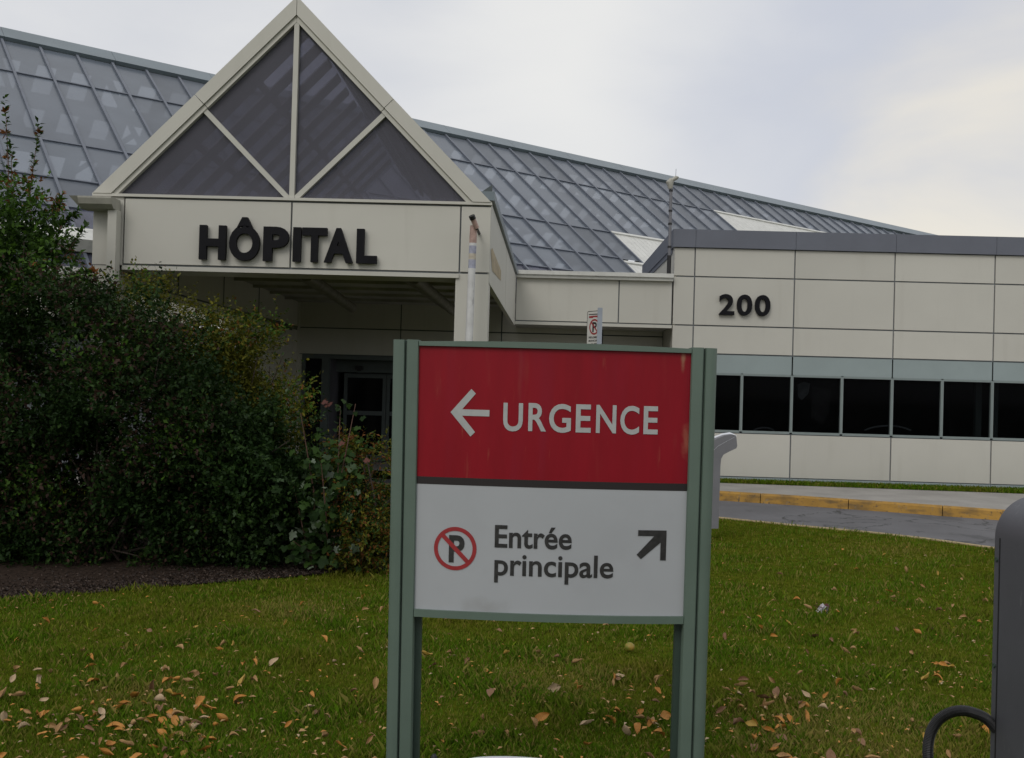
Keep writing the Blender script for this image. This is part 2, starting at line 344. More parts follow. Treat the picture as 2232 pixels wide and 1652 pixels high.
# lawn and planting bed
bed = [gnd(*q) for q in ((-420, 1352), (0, 1310), (180, 1296), (350, 1280), (600, 1262), (760, 1247), (850, 1238), (930, 1225))]
lp = [(-14, -6), (14, -6), (14, NP[-1][1])] + [tuple(p) for p in NP[::-1]]
lw = MB(); P = lp + [(-14, NP[0][1])]
lw.add([(p[0], p[1], ZL) for p in P], [tuple(range(len(P)))]); tag(lw.build('lawn', M['soil']), kind='structure')
mb = MB(); bp_ = [p[:2] for p in bed] + [(bed[-1][0]+.1, 11.6), (bed[-1][0]-.4, 13.0), (bed[0][0], 13.2)]
mb.add([(p[0], p[1], ZL+.006) for p in bp_], [tuple(range(len(bp_)))]); tag(mb.build('planting_bed', M['mulch']), kind='structure')
BX = np.array([p[0] for p in bed]); BY = np.array([p[1] for p in bed])
def in_bed(x, y): return (x < BX[-1]+.05) & (y > np.interp(x, BX, BY)) & (y < 13.2)
def beyond_road(x, y): return y > np.interp(x, NP[:, 0], NP[:, 1]) - .03
# mulch chips
n = 11000; x = rng.uniform(BX[0], BX[-1], n); y = np.interp(x, BX, BY)+rng.exponential(.35, n)-.03
a = rng.uniform(0, 6.28, n); ln = rng.uniform(.005, .016, n); wd = ln*rng.uniform(.3, .6, n); tz = rng.uniform(.004, .016, n)
dx, dy = np.cos(a), np.sin(a); z = ZL+.012
V = np.stack([np.stack([x-dx*ln, y-dy*ln, z+0*x], 1), np.stack([x+dy*wd, y-dx*wd, z+tz], 1), np.stack([x+dx*ln, y+dy*ln, z+tz*.6], 1), np.stack([x-dy*wd, y+dx*wd, z+tz*.3], 1)], 1).reshape(-1, 3)
o = bigmesh('mulch_chips', V, np.arange(4*n).reshape(-1, 4), [M['mulch'], mat('pale_chip', (.062, .043, .032), .9), mat('dark_chip', (.025, .018, .015), .9)], rng.integers(0, 3, n)); tag(o, kind='stuff')

# grass
def grassmat():
    m = bpy.data.materials.new('grass_blades'); m.use_nodes = True; t = m.node_tree; b = t.nodes['Principled BSDF']
    at_ = t.nodes.new('ShaderNodeAttribute'); at_.attribute_name = 'rnd'
    r = t.nodes.new('ShaderNodeValToRGB'); r.color_ramp.elements[0].color = (.046, .104, .007, 1); r.color_ramp.elements[1].color = (.205, .285, .022, 1)
    k = r.color_ramp.elements.new(.55); k.color = (.106, .195, .011, 1)
    k = r.color_ramp.elements.new(.93); k.color = (.30, .235, .075, 1)
    t.links.new(at_.outputs['Fac'], r.inputs[0])
    tcn = t.nodes.new('ShaderNodeTexCoord'); n = t.nodes.new('ShaderNodeTexNoise'); n.inputs['Scale'].default_value = .9; n.inputs['Detail'].default_value = 4
    t.links.new(tcn.outputs['Object'], n.inputs['Vector'])
    mr = t.nodes.new('ShaderNodeMapRange'); mr.inputs[1].default_value = .46; mr.inputs[2].default_value = .68; mr.inputs[4].default_value = .60; t.links.new(n.outputs['Fac'], mr.inputs[0])
    mx = t.nodes.new('ShaderNodeMix'); mx.data_type = 'RGBA'; t.links.new(mr.outputs[0], mx.inputs[0]); t.links.new(r.outputs[0], mx.inputs[6]); mx.inputs[7].default_value = (.185, .165, .022, 1)
    t.links.new(mx.outputs[2], b.inputs['Base Color']); b.inputs['Roughness'].default_value = .55; b.inputs['Specular IOR Level'].default_value = 0
    tl = t.nodes.new('ShaderNodeBsdfTranslucent'); t.links.new(mx.outputs[2], tl.inputs[0])
    ms = t.nodes.new('ShaderNodeMixShader'); ms.inputs[0].default_value = .3
    t.links.new(b.outputs[0], ms.inputs[1]); t.links.new(tl.outputs[0], ms.inputs[2]); t.links.new(ms.outputs[0], t.nodes['Material Output'].inputs[0]); return m
M['grass'] = grassmat()
WORN = [(gnd(300, 1520), .32), (gnd(1870, 1600), .75), (gnd(1240, 1480), .5), (gnd(620, 1330), .5), (gnd(1950, 1200), .7)]
def blades(x, y, z, h, wd, name, rnd_shift=0.0):
    n = len(x); a = rng.uniform(0, 6.283, n); ln = h*rng.uniform(.1, .75, n); b = rng.uniform(0, 6.283, n)
    dx, dy = np.cos(a)*wd, np.sin(a)*wd; tx, ty = np.cos(b)*ln, np.sin(b)*ln
    V = np.stack([np.stack([x-dx, y-dy, z+0*x], 1), np.stack([x+dx, y+dy, z+0*x], 1), np.stack([x+dx*.7+tx*.35, y+dy*.7+ty*.35, z+h*.62], 1), np.stack([x+tx, y+ty, z+h*.95], 1)], 1)
    F_ = np.arange(4*n).reshape(-1, 4)
    cl = np.clip(rng.normal(.5+rnd_shift, .2, n), 0, 1); dry = rng.random(n) < .07; cl[dry] = rng.uniform(.88, .96, dry.sum())
    for c_, r_ in WORN:
        dd_ = np.hypot(x-c_[0], (y-c_[1])*1.0)/r_*(1+.25*np.sin(x*23)*np.sin(y*19)); q = rng.random(n) < .75*np.clip(1.25-dd_, 0, 1); cl[q] = rng.uniform(.72, .97, q.sum())
    return tag(bigmesh(name, V.reshape(-1, 3), F_, [M['grass']], attr=np.repeat(cl, 4)), 'short green lawn grass with dry yellowish patches', 'grass', kind='stuff')
n = 620000
u = rng.random(n); Yg = 1/(1/3.3 + u*(1/14.5-1/3.3)); Xg = rng.uniform(-.62, .60, n)*(Yg+1.5)
def clump(x, y): return (np.sin(x*9.1+2*np.sin(y*7.3))+np.sin(y*11.7+2*np.sin(x*6.1)))*.25+.5
keep = ~in_bed(Xg, Yg) & ~beyond_road(Xg, Yg) & (rng.random(n) < .55+.45*clump(Xg, Yg))
ragged = in_bed(Xg, Yg-.12*rng.random(n)) & ~in_bed(Xg, Yg)
Xg, Yg = Xg[keep], Yg[keep]
hh = rng.uniform(.020, .050, len(Xg))*(.55+.95*clump(Xg*.6+3, Yg*.6)**1.5)*np.where(rng.random(len(Xg)) < .03, 1.7, 1)
blades(Xg, Yg, ZL-.002, hh, .0008+.00034*Yg, 'grass')
n = 26000; x = rng.uniform(GS0, 17, n); y = rng.uniform(0, 1, n); yf = np.array([strip_front(q) for q in x]); y = yf+(19.17-yf)*y-.03
blades(x, y, ZP, rng.uniform(.03, .085, n), .007, 'verge_grass', -.12)

# ------------------------------------------------------------------ hospital block with the house number (right)
YB = 19.2
def zz(x, y, Y): return at(x, y, Y)[2]
Z_top, Z_pb = zz(1735, 506, YB), zz(1735, 545, YB)
Z1, Z2, Z3, Z4, Z5, Z6 = [zz(1728, q, YB) for q in (608, 714.5, 776, 818.5, 943.5, 1043)]
VX = [at(1732+218.3*k, 608, YB)[0] for k in range(-1, 9)]; VX[0] = at(1514, 608, YB)[0]
pitch = VX[2]-VX[1]
XA, XZ = at(1469, 608, YB)[0], VX[-1]
blk = empty('hospital_block', ((XA+XZ)/2, YB+2, 0), 'long low cream block with slate parapet, window band and the number 200', 'building')
G = .013
def panels(mb, xs, zs, yf, th=.03, g=G):
    for a, b in zip(xs[:-1], xs[1:]):
        for c_, d_ in zip(zs[:-1], zs[1:]): mb.box(a+g, b-g, yf+.0015*(k_ := random.randint(0, 2)), yf+th, c_+g, d_-g, k_)
mb = MB(); panels(mb, [XA-.013]+VX, [Z3, Z2, Z1, Z_pb], YB); panels(mb, [XA-.013]+VX, [Z6, Z5-.03], YB)
# return wall along the side of the block
mb.box(XA, XA+.05, YB+.03, YB+5.4, -.1, Z_pb)
mb.build('wall_panel', M['panel'], blk)
mb = MB(); mb.box(XA+.06, XZ, YB+.031, YB+.16, Z3-.01, Z_pb); mb.box(XA+.06, XZ, YB+.031, YB+.16, -.15, Z5-.03); mb.box(XA+.06, XZ, YB+4.9, YB+5.3, -.1, Z_pb-.1); mb.box(XA+.06, XZ, YB+.17, YB+4.9, Z_pb-.2, Z_pb-.1)
mb.build('wall', M['jointgrey'], blk)
mb = MB(); xs = [XA-.04]+VX[0:1]+VX[1:]
for a, b in zip(xs[:-1], xs[1:]): mb.box(a+.003, b-.003, YB-.05, YB+.28, Z_pb, Z_top)
mb.box(XA-.04, XA+.26, YB+.28, YB+5.5, Z_pb, Z_top-.003)
mb.box(XA-.02, XZ, YB+.25, YB+5.45, Z_pb-.09, Z_pb+.03)
mb.build('parapet', M['parapet'], blk)
mb = MB(); panels(mb, [XA-.013]+VX, [Z4, Z3], YB+.004); mb.build('spandrel_band', M['teal'], blk)
mb = MB(); panels(mb, [XA-.013]+VX, [-.12, Z6], YB-.012, .05, .006); mb.build('plinth', M['teal'], blk)
wx = []
for a, b in zip([XA]+VX[:-1], VX):
    wx += [(a, b)] if b-a < 1.2 else [(a, (a+b)/2), ((a+b)/2, b)]
for a, b in wx:
    mb = MB(); t = .025
    mb.box(a, a+t, YB-.006, YB+.09, Z5, Z4); mb.box(b-t, b, YB-.006, YB+.09, Z5, Z4)
    mb.box(a+t, b-t, YB-.005, YB+.09, Z5-.028, Z5+.018); mb.box(a+t, b-t, YB-.005, YB+.09, Z4-.028, Z4+.012)
    mb.box(a-.004, a+.004, YB-.010, YB-.006, Z5, Z4)
    f_ = mb.build('window', M['tealframe'], blk, origin=((a+b)/2, YB, (Z4+Z5)/2))
    mb = MB(); mb.box(a+t, b-t, YB+.045, YB+.06, Z5+.018, Z4-.028); mb.build('pane', M['darkglass'], f_, origin=((a+b)/2, YB+.05, (Z4+Z5)/2))
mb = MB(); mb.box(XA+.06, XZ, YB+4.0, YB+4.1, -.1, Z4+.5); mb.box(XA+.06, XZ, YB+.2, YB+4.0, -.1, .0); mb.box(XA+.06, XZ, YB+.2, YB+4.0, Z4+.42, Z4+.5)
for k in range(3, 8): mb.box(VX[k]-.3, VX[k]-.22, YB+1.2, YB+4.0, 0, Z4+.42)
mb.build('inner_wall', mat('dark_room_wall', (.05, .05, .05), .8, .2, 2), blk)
for px0, px1 in ((2127, 2140), (2168, 2176)):
    p, q = at(px0, 880, YB+.5)[0], at(px1, 880, YB+.5)[0]; mb = MB(); mb.box(p, q, YB+.5, YB+.6, 0, Z4+.4); mb.build('inner_post', M['tealframe'], blk)
mb = MB(); P_ = [at(x, y, YB+.4) for x, y in ((1738, 838), (1752, 832), (1766, 836), (1762, 858), (1748, 872), (1740, 866))]; mb.add(P_, [tuple(range(6))]); P_ = [at(x, y, YB+.4) for x, y in ((1770, 842), (1812, 848), (1806, 900), (1792, 926), (1768, 910))]; mb.add(P_+[], [tuple(range(5))], 1)
mb.build('reflection_shape', [mat('pale_reflection', (.40, .42, .44), .8, .3, 8), mat('dim_reflection', (.10, .09, .09), .8, .3, 8)], blk)  # flat pale and dim shapes added behind the glass to imitate reflections
streak_m = mat('pale_reflection_streak', (.45, .46, .48), .4)  # pale arcs added behind the panes, standing in for car reflections
for x0_c, x1_c, yt in ((1880, 1990, 928), (1640, 1690, 932)):
    mb = MB(); P_ = [at(x0_c+(x1_c-x0_c)*t, 942-(942-yt)*math.sin(3.1416*t)**.6, YB+.35) for t in np.linspace(.04, .96, 9)]; mb.tube(P_, .018, 6); mb.build('reflection_streak', streak_m, blk)
mb = MB(); a, b = at(1567, 665, YB)[0], at(1677, 665, YB)[0]; zb = zz(1620, 686.5, YB); zt = zz(1620, 643, YB)
fa = lambda q: at(915+q*.5078, 665, YB)[0]
for ch, a_, b_ in zip('200', (1283, 1359, 1436), (1348, 1424, 1502)):
    lettering(ch, fa(a_), fa(b_), zb, zt-zb, lambda u, z, d: (u, YB-.075+d, z), mb, .022, .06)
mb.build('house_number', M['letter'], blk)

# ------------------------------------------------------------------ connecting wings behind the canopy
YW = 20.6
def link_wing(x0, x1, joints, label, ztop, zbot, doors):
    o = empty('connecting_wing', ((x0+x1)/2, YB, 0), label, 'building')
    mb = MB(); panels(mb, [x0]+joints+[x1], [zbot+.07, ztop-.09], YB+.01, .03, .012); mb.box(x0, x1, YB-.012, YB+.05, zbot, zbot+.058); mb.build('fascia_panel', M['panel'], o)
    mb = MB(); mb.box(x0, x1, YB+.041, YB+.2, zbot+.03, ztop-.05); mb.box(x0, x1, YB+.2, YB+9, ztop-.2, ztop-.06); mb.build('roof', M['jointgrey'], o)
    mb = MB(); prof = [(YB-.10, ztop-.10), (YB-.13, ztop-.05), (YB-.13, ztop), (YB+.08, ztop), (YB+.08, ztop-.01), (YB-.10, ztop-.012), (YB-.07, ztop-.12), (YB+.0, ztop-.12), (YB+.0, ztop-.13), (YB-.08, ztop-.13)]
    mb.prism([(YB-.13, ztop-.075), (YB-.13, ztop), (YB+.06, ztop), (YB+.06, ztop-.075)], 'x', x0, x1)
    mb.prism([(YB-.085, ztop-.135), (YB-.10, ztop-.075), (YB+.01, ztop-.075), (YB+.01, ztop-.135)], 'x', x0, x1); mb.build('gutter', M['white'], o)
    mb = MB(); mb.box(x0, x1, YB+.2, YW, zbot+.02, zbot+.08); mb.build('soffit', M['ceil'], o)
    return o
XJ = at(1124, 650, YB)[0]
Zlt, Zlb = zz(1300, 594, YB), zz(1300, 711, YB)
XL0 = at(204, 432, 11.6)[0]; XL1 = 2*at(635.5, 430, 11.6)[0]-XL0
wing = link_wing(XJ, XA-.02, [at(1349, 650, YB)[0]], 'cream connecting wing with white gutter between the gabled canopy and block 200', Zlt, Zlb, True)
# recessed rear wall with the entrance doors
mb = MB(); zc = at(800, 664, YW)[2]; zj = at(800, 717, YW)[2]; zd = at(760, 774, YW)[2]
bx = [at(654, 700, YW)[0]-.01] + [at(874+220*k, 700, YW)[0] for k in range(0, 4)] + [XA]
bx = [q for q in bx if q <= XA]
panels(mb, bx, [zj, zc+.12], YW, .03, .012); panels(mb, bx, [zd, zj], YW, .03, .012)
xd0, xd1 = at(658, 800, YW)[0], at(1050, 800, YW)[0]
panels(mb, [xd1]+[q for q in bx if q > xd1+.3], [-.02, zd], YW, .03, .012)
mb.build('rear_wall_panel', M['panel'], wing)
mb = MB(); mb.box(bx[0], XA, YW+.031, YW+.2, zd, zc+.2); mb.box(xd1, XA, YW+.031, YW+.2, -.1, zd); mb.build('rear_wall', M['joint'], wing)
dr = MB(); yy = YW-.015
xs_ = [at(q, 850, YW)[0] for q in (658, 664, 700, 716)]
dr.box(xd0, xd1, yy, YW+.15, zd-.085, zd-.004); dr.box(xd0, xs_[1], yy, YW+.15, ZP, zd-.085); dr.box(xs_[2], xs_[3], yy, YW+.15, ZP, zd-.085); dr.box(xd1-.06, xd1, yy, YW+.15, ZP, zd-.085)
dr.box(xd1-.5, xd1-.36, yy, YW+.15, ZP, zd-.085)
dr.box(xs_[3], xd1-.5, YW+.75, YW+.85, zd-.34, zd-.05)
dframe = dr.build('door_frame', M['doormetal'], wing)
for a, b in ((xs_[1], xs_[2]), (xd1-.36, xd1-.06)):
    mb = MB(); mb.box(a, b, YW+.05, YW+.06, ZP, zd-.085); mb.build('sidelight', M['doorglass'], dframe)
x0_ = at(748, 900, YW+.9)[0]; x1_ = at(840, 900, YW+.9)[0]; wd_ = x1_-x0_; t = .075
for k in range(2):
    a = x0_+k*(wd_+.01); b = a+wd_; y0 = YW+.9
    mb = MB(); zt = zd-.36; zm = zt*.55
    mb.box(a, a+t, y0, y0+.05, ZP+.01, zt); mb.box(b-t, b, y0, y0+.05, ZP+.01, zt); mb.box(a+t, b-t, y0, y0+.05, zt-.09, zt); mb.box(a+t, b-t, y0, y0+.05, ZP+.01, ZP+.14); mb.box(a+t, b-t, y0, y0+.05, zm-.045, zm+.045)
    d_ = mb.build('sliding_door', M['doormetal'], wing, origin=((a+b)/2, y0, 0))
    mb = MB(); mb.box(a+t, b-t, y0+.02, y0+.03, ZP+.14, zm-.045); mb.box(a+t, b-t, y0+.02, y0+.03, zm+.045, zt-.09); mb.build('pane', M['doorglass'], d_, origin=((a+b)/2, y0, 0))
mb = MB(); mb.box(xs_[3]-.3, xd1, YW+3.4, YW+3.5, -.1, 3); mb.box(xs_[3]-.3, xd1, YW+.2, YW+3.4, zd-.03, zd+.1); mb.box(xs_[3]-.05, xs_[3], YW+.15, YW+3.4, ZP, zd-.03); mb.box(xd1-.36, xd1-.3, YW+.15, YW+3.4, ZP, zd-.03); mb.build('vestibule', M['inner'], wing)
sx = at(783, 800, YW+.7)[0]; mb = MB(); mb.box(sx-.08, sx+.08, YW+.66, YW+.75, zd-.28, zd-.20); mb.prism([(sx-.03, zd-.31), (sx+.03, zd-.31), (sx+.05, zd-.28), (sx-.05, zd-.28)], 'y', YW+.67, YW+.74); mb.build('door_sensor', M['black'], wing)

# ------------------------------------------------------------------ gabled entrance canopy
YC = 11.6
can = empty('entrance_canopy', ((XL0+XL1)/2, YC, 0), 'gabled cream hospital entrance canopy with glazed triangle and raised letters over the doorway', 'canopy')
zf1 = zz(640, 432, YC); zf0 = zz(640, 597, YC)         # top and bottom of the fascia
xm = (XL0+XL1)/2
xp = [at(269, 520, YC)[0], at(634, 520, YC)[0], at(1003, 520, YC)[0]]
mb = MB(); lip = .055
panels(mb, [xp[0], xp[1], xp[2], XL1+.01], [zf0+lip+.01, zf1-.04], YC, .03, .010)
mb.box(XL0, xp[0]-.01, YC+.012, YC+.05, zf0+lip, zf1-.035)
mb.box(XL0-.01, XL1+.012, YC-.02, YC+.05, zf1-.028, zf1+.004)
mb.build('fascia', M['panel'], can)
mb = MB(); mb.box(xp[0], xp[2]-.003, YC-.02, YC+.5, zf0, zf0+lip-.006); mb.build('lip_trim', M['trim'], can)
mb = MB(); mb.box(XL0+.02, XL1-.02, YC+.051, YC+.48, zf0+.06, zf1-.002); mb.box(xp[0]+.004, XL1-.02, YC+.03, YC+.051, zf0+lip, zf1-.03)
mb.build('fascia_beam', M['jointgrey'], can)
xr = XL1-.385
cl = MB(); cl.box(xr, XL1-.005, YC+.006, YC+.42, -.1, zf0+lip-.002); cl.build('column', M['panel'], can)
cl = MB(); cl.box(XL0+.01, xp[0]-.10, YC+.02, YC+.42, -.1, zf0+lip-.008); cl.build('column', M['panel'], can)
# gutter end and downpipe at the left column
gz1, gz0 = zz(220, 437, YC), zz(220, 461, YC); ga, gb = at(174, 450, YC)[0], at(264, 450, YC)[0]
mb = MB(); mb.prism([(YC-.26, gz0+.045), (YC-.285, gz1-.02), (YC-.285, gz1), (YC-.02, gz1), (YC-.02, gz0), (YC-.20, gz0)], 'x', ga+.1, gb)
mb.add([(ga, YC-.285, gz1), (ga+.1, YC-.285, gz1), (ga+.1, YC-.02, gz1), (ga, YC-.02, gz1), (ga+.1, YC-.2, gz0), (ga+.1, YC-.02, gz0)], [(0, 1, 2, 3), (0, 4, 1), (0, 3, 5, 4), (3, 2, 5)]); mb.build('gutter_end', M['gutter'], can)
mb = MB(); pa, pb = at(246, 520, YC)[0], at(265, 520, YC)[0]; mb.box(pa, pb, YC-.16, YC-.03, .0, gz0); mb.build('downpipe', M['trim'], can)
# gable
za = zz(645, -6, YC); zl = zf1+.004
slope = (za-zl)/(xm-XL0)
def rake(sg, inset0, inset1, y0, y1, mbk):   # band of the gable between two inward offsets, measured across the rake
    ang = math.atan(slope); k = 1/math.sin(ang); kv = 1/math.cos(ang)
    xe = (xm-XL0)
    for (a, b) in ((.0, .5), (.5, 1.0)):
        g1 = .004 if a == .5 else 0; g2 = .004 if b == .5 else 0
        def pt(t, ins):     # t runs up the rake
            xo = xe*(1-t); zo = zl+slope*xe*t
            return xo, zo-ins*kv
        if a == 0:
            P = [(xe-inset0*k, zl), (xe-inset1*k, zl)]
        else:
            xo, zo = xe*.5, zl+slope*xe*.5; ca, sa = math.cos(ang), math.sin(ang)
            P = [(xo-inset0*sa-g1*ca, zo-inset0*ca+g1*sa), (xo-inset1*sa-g1*ca, zo-inset1*ca+g1*sa)]
        if b == 1:
            Q = [(.003, za-inset1*kv), (.003, za-inset0*kv)]
        else:
            xo, zo = xe*.5, zl+slope*xe*.5; ca, sa = math.cos(ang), math.sin(ang)
            Q = [(xo-inset1*sa+g2*ca, zo-inset1*ca-g2*sa), (xo-inset0*sa+g2*ca, zo-inset0*ca-g2*sa)]
        poly = [(xm+sg*q[0], q[1]) for q in P+Q]
        mbk.prism(poly, 'y', y0, y1)
for sg in (-1, 1):
    mb = MB(); rake(sg, 0, .150, YC-.03, YC+.35, mb); rake(sg, .1535, .203, YC-.005, YC+.34, mb); mb.build('gable_rake', M['panel'], can)
ka = 1/math.cos(math.atan(slope)); INS = .203
zg = lambda x: za - INS*ka - slope*abs(x-xm)       # underside of the rake
mw = .058
mb = MB(); mb.box(xm-mw/2, xm+mw/2, YC+.0, YC+.10, zl, zg(xm)+.04); mb.build('gable_mullion', M['trim'], can)
def strut(sg):
    p0 = np.array([xm+sg*.045, YC+.05, zl]); p1 = np.array([xm+sg*(xm-XL0)*.455, YC+.05, 0]); p1[2] = zg(p1[0])+.02
    m_ = MB(); m_.bar(p0, p1, mw, (0, -1, 0), .085); m_.build('gable_mullion', M['trim'], can); return p1
pL, pR = strut(-1), strut(1)
hx = (za-INS*ka-zl)/slope
for sg, pp in ((-1, pL), (1, pR)):
    for tri in ([(xm, zl), (xm, zg(xm)), (pp[0], pp[2])], [(xm, zl), (pp[0], pp[2]), (xm+sg*hx, zl)]):
        mb = MB(); mb.prism(tri, 'y', YC+.055, YC+.065); mb.build('gable_pane', M['gable'], can)
# roof of the canopy: rafters of the left slope with clear glazing at the top, closed right slope
YE = 20.0; rk = np.array([xm-XL0, za-zl]); rk = rk/np.linalg.norm(rk); ang = math.atan(slope)
for i in range(12):
    y0 = YC+.55+i*.64
    mb = MB()
    a0 = np.array([XL0+.15, y0, zl+.05-.02]); a1 = np.array([xm-.02, y0, za-.08])
    mb.obox(a0-np.array([0, 0, .05]), (0, .30, 0), a1-a0, (0, 0, .03)); mb.build('rafter', M['rafter'], can)
tt = .0
mb = MB(); e0 = np.array([XL0+.05, YC+.36, zl+.02]); e1 = np.array([XL0+.05+(xm-XL0)*tt, YC+.36, zl+.02+(za-zl)*tt])
mb = MB()
for q in (.36, .70): mb.obox(e0+(np.array([xm, YC+.36, za-.03])-e0)*q-np.array([0, 0, .09]), (0, YE-YC-.4, 0), (.05, 0, .05), (0, 0, .04))
mb.build('roof_purlin', M['rafter'], can)
mb = MB(); e2 = np.array([xm, YC+.36, za-.03]); mb.obox(e1, (0, YE-YC-.4, 0), e2-e1, (0, 0, .012)); mb.build('roof_glazing', glassmat('clear_roof_glass', (.2, .2, .22), .1, .8, (.85, .87, .9)), can)
mb = MB(); f0 = np.array([XL1-.05, YC+.36, zl+.02]); f2 = np.array([xm, YC+.36, za-.03]); mb.obox(f0, (0, YE-YC-.4, 0), f2-f0, (0, 0, .04))
for k in range(6):
    q = f0+(f2-f0)*(k+.5)/6; mb.obox(q-np.array([0, 0, .12]), (0, YE-YC-.4, 0), (f2-f0)*.03, (0, 0, .1))
mb.build('roof_panel', M['innerpanel'], can)
mb = MB(); mb.tube([(xm+.45, YC+.6, za-.62), (xm+.45, YE-.5, za-.62)], .05); mb.prism([(XL0+.2, zl+.02), (XL1-.2, zl+.02), (xm, zl+.5)], 'y', YE-.1, YE)
mb.build('roof_end_wall', M['inner'], can)
# side beams, one at each side, ceiling and ceiling pipes
mb = MB(); zs0, zs1 = zz(1074, 616, YC), zz(1074, 415, YC)
ym = YC+.42+(YB-YC)*.5
wv_ = np.array([XJ-XL1-.004, YB-.004-(YC+.055), 0]); w0_ = np.array([XL1-.06, YC+.055, zs0])
for a_, b_ in ((0, .498), (.502, 1)): mb.obox(w0_+wv_*a_, (.06, 0, 0), wv_*(b_-a_), (0, 0, zs1-.12-zs0))
mb.build('side_beam', M['panel'], can)
M['wingpanel'] = M['panel']
mb = MB(); mb.obox(w0_+np.array([-.06, 0, zs1-.105-zs0]), (.155, 0, 0), wv_*.985, (0, 0, .105)); mb.build('side_trim', M['ridge'], can)
mb = MB(); mb.box(XL0, XL0+.09, YC+.425, YW+.1, zs0-.12, zs1-.1); mb.box(XL0+.0, XL0+.30, YC+4.8, YW+.1, -.1, zs0-.123); mb.box(XL0+.30, bx[0]+.012, YW-.05, YW+.1, -.1, zc+.1); mb.box(bx[0]+.012, at(658, 800, YW)[0]+.001, YW-.002, YW+.1, -.1, zd-.002); mb.build('side_beam', M['panel'], can)
mb = MB(); mb.box(XL0+.30, XL0+.312, YC+.5, YW-.06, zj-.012, zj+.012); 
for yq in (13.6, 15.6, 17.6): mb.box(XL0+.302, XL0+.31, yq, yq+.02, zj+.012, zc+.05)
mb.build('side_beam_joint', M['joint'], can)
mb = MB(); mb.box(XL0+.09, XL0+.30, YC+.5, YW-.06, zj, zc+.1); mb.build('side_lining', M['panel'], can)
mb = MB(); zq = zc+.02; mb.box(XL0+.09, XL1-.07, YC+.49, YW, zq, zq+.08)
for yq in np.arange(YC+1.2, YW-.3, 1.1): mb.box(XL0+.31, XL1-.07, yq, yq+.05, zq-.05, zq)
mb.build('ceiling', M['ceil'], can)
for (xa, ya, xb, yb) in ((668, 600, 768, 671), (903, 606, 990, 679)):
    p = at(xa, ya, YC+.55); q = at(xb, yb, 16.2)
    mb = MB(); mb.tube([p, q], .075, 14); mb.tube([p+np.array([-.16, 0, .02]), q+np.array([-.16, 0, .06])], .035, 8); mb.build('ceiling_pipe', M['beam'], can, smooth=True)
# flashing corners behind the rakes
for px, sg in ((1073, 1), (220, -1)):
    p = at(px, 420, YC+.3); mb = MB(); mb.prism([(p[0], p[2]-.07), (p[0]-sg*.13, p[2]+.02), (p[0]-sg*.005, p[2]+.11)], 'y', YC+.36, YC+.40); mb.build('flashing', M['joint'], can)
mb = MB(); a, b = at(437, 565, YC)[0], at(824, 565, YC)[0]; zb, zt = zz(640, 567.5, YC), zz(640, 497, YC)
fa = lambda q: at((200+q*.4928)/1.1469, 533, YC)[0]
for ch, a_, b_ in zip('HÔPITAL', (614, 765, 937, 1087, 1133, 1245, 1408), (748, 918, 1065, 1127, 1258, 1390, 1512)):
    lettering(ch, fa(a_), fa(b_), zb, zt-zb, lambda u, z, d: (u, YC-.075+d, z), mb, .042, .055)
mb.build('lettering', M['letter'], can)
M['stain'] = mat('rust_stain', (.38, .31, .20), .7, .3, 9)
mb = MB(); q = [at(*t_) for t_ in ((1074, 545, 11.75), (1078, 540, 12.0), (1098, 590, 14.0), (1098, 612, 14.0), (1080, 590, 12.1))]
q = [(XL1+.004+wv_[0]*(p[1]-YC-.055)/wv_[1], p[1], p[2]) for p in q]; mb.add(q, [tuple(range(5))]); mb.build('rust_stain', M['stain'], can)

# wall lamp on the left lining
p = at(592, 710, 18.6); lx = XL0+.30
lp_ = empty('wall_lamp', (lx, p[1], p[2]), 'small black lamp on the left side wall under the canopy, above the olive shrub', 'lamp')
mb = MB(); mb.box(lx, lx+.12, p[1]-.05, p[1]+.05, p[2]-.04, p[2]+.03); mb.prism([(lx+.12, p[2]-.03), (lx+.34, p[2]-.07), (lx+.34, p[2]-.02), (lx+.12, p[2]+.02)], 'y', p[1]-.1, p[1]+.1); mb.build('lamp_head', M['black'], lp_)
# striped pole on the right column
Yp = YC-.28
pole = empty('striped_pole', (at(1027, 740, Yp)[0], Yp, ZP), 'thin white pole with faded red, blue and ochre top before right canopy column', 'pole')
def pz(y): return zz(1030, y, Yp)
px_ = at(1032, 500, Yp)[0]; pxb = at(1023, 740, Yp)[0]-.03
def pp(y): 
    f = (pz(y)-0)/(pz(495)); return (pxb+(px_-pxb)*f, Yp, pz(y))
mb = MB(); mb.tube([(pxb, Yp, -.13), pp(585)], [.046, .042], 14, 0); mb.tube([pp(585), pp(566)], .042, 14, 1); mb.tube([pp(566), pp(553)], .042, 14, 2); mb.tube([pp(553), pp(536)], .042, 14, 1); mb.tube([pp(536), pp(530)], .042, 14, 0); mb.tube([pp(530), pp(492)], [.042, .040], 14, 3)
mb.build('shaft', [M['pole'], M['poleblue'], M['poleyellow'], M['polered']], pole, smooth=True)
mb = MB(); a = at(1039, 497, Yp-.05); b = at(1028, 470, Yp-.12); c_ = a+(b-a)*.72
mb.tube([a, c_], .030, 12, 0); mb.tube([c_, b], .036, 12, 1); mb.tube([np.array(pp(496)), a+np.array([.0, .03, -.01])], .03, 10, 0); mb.tube([a, (a[0]+.01, YC-.01, a[2]-.01)], .018, 8, 1); mb.build('tip', [M['polered'], M['black']], pole, smooth=True)

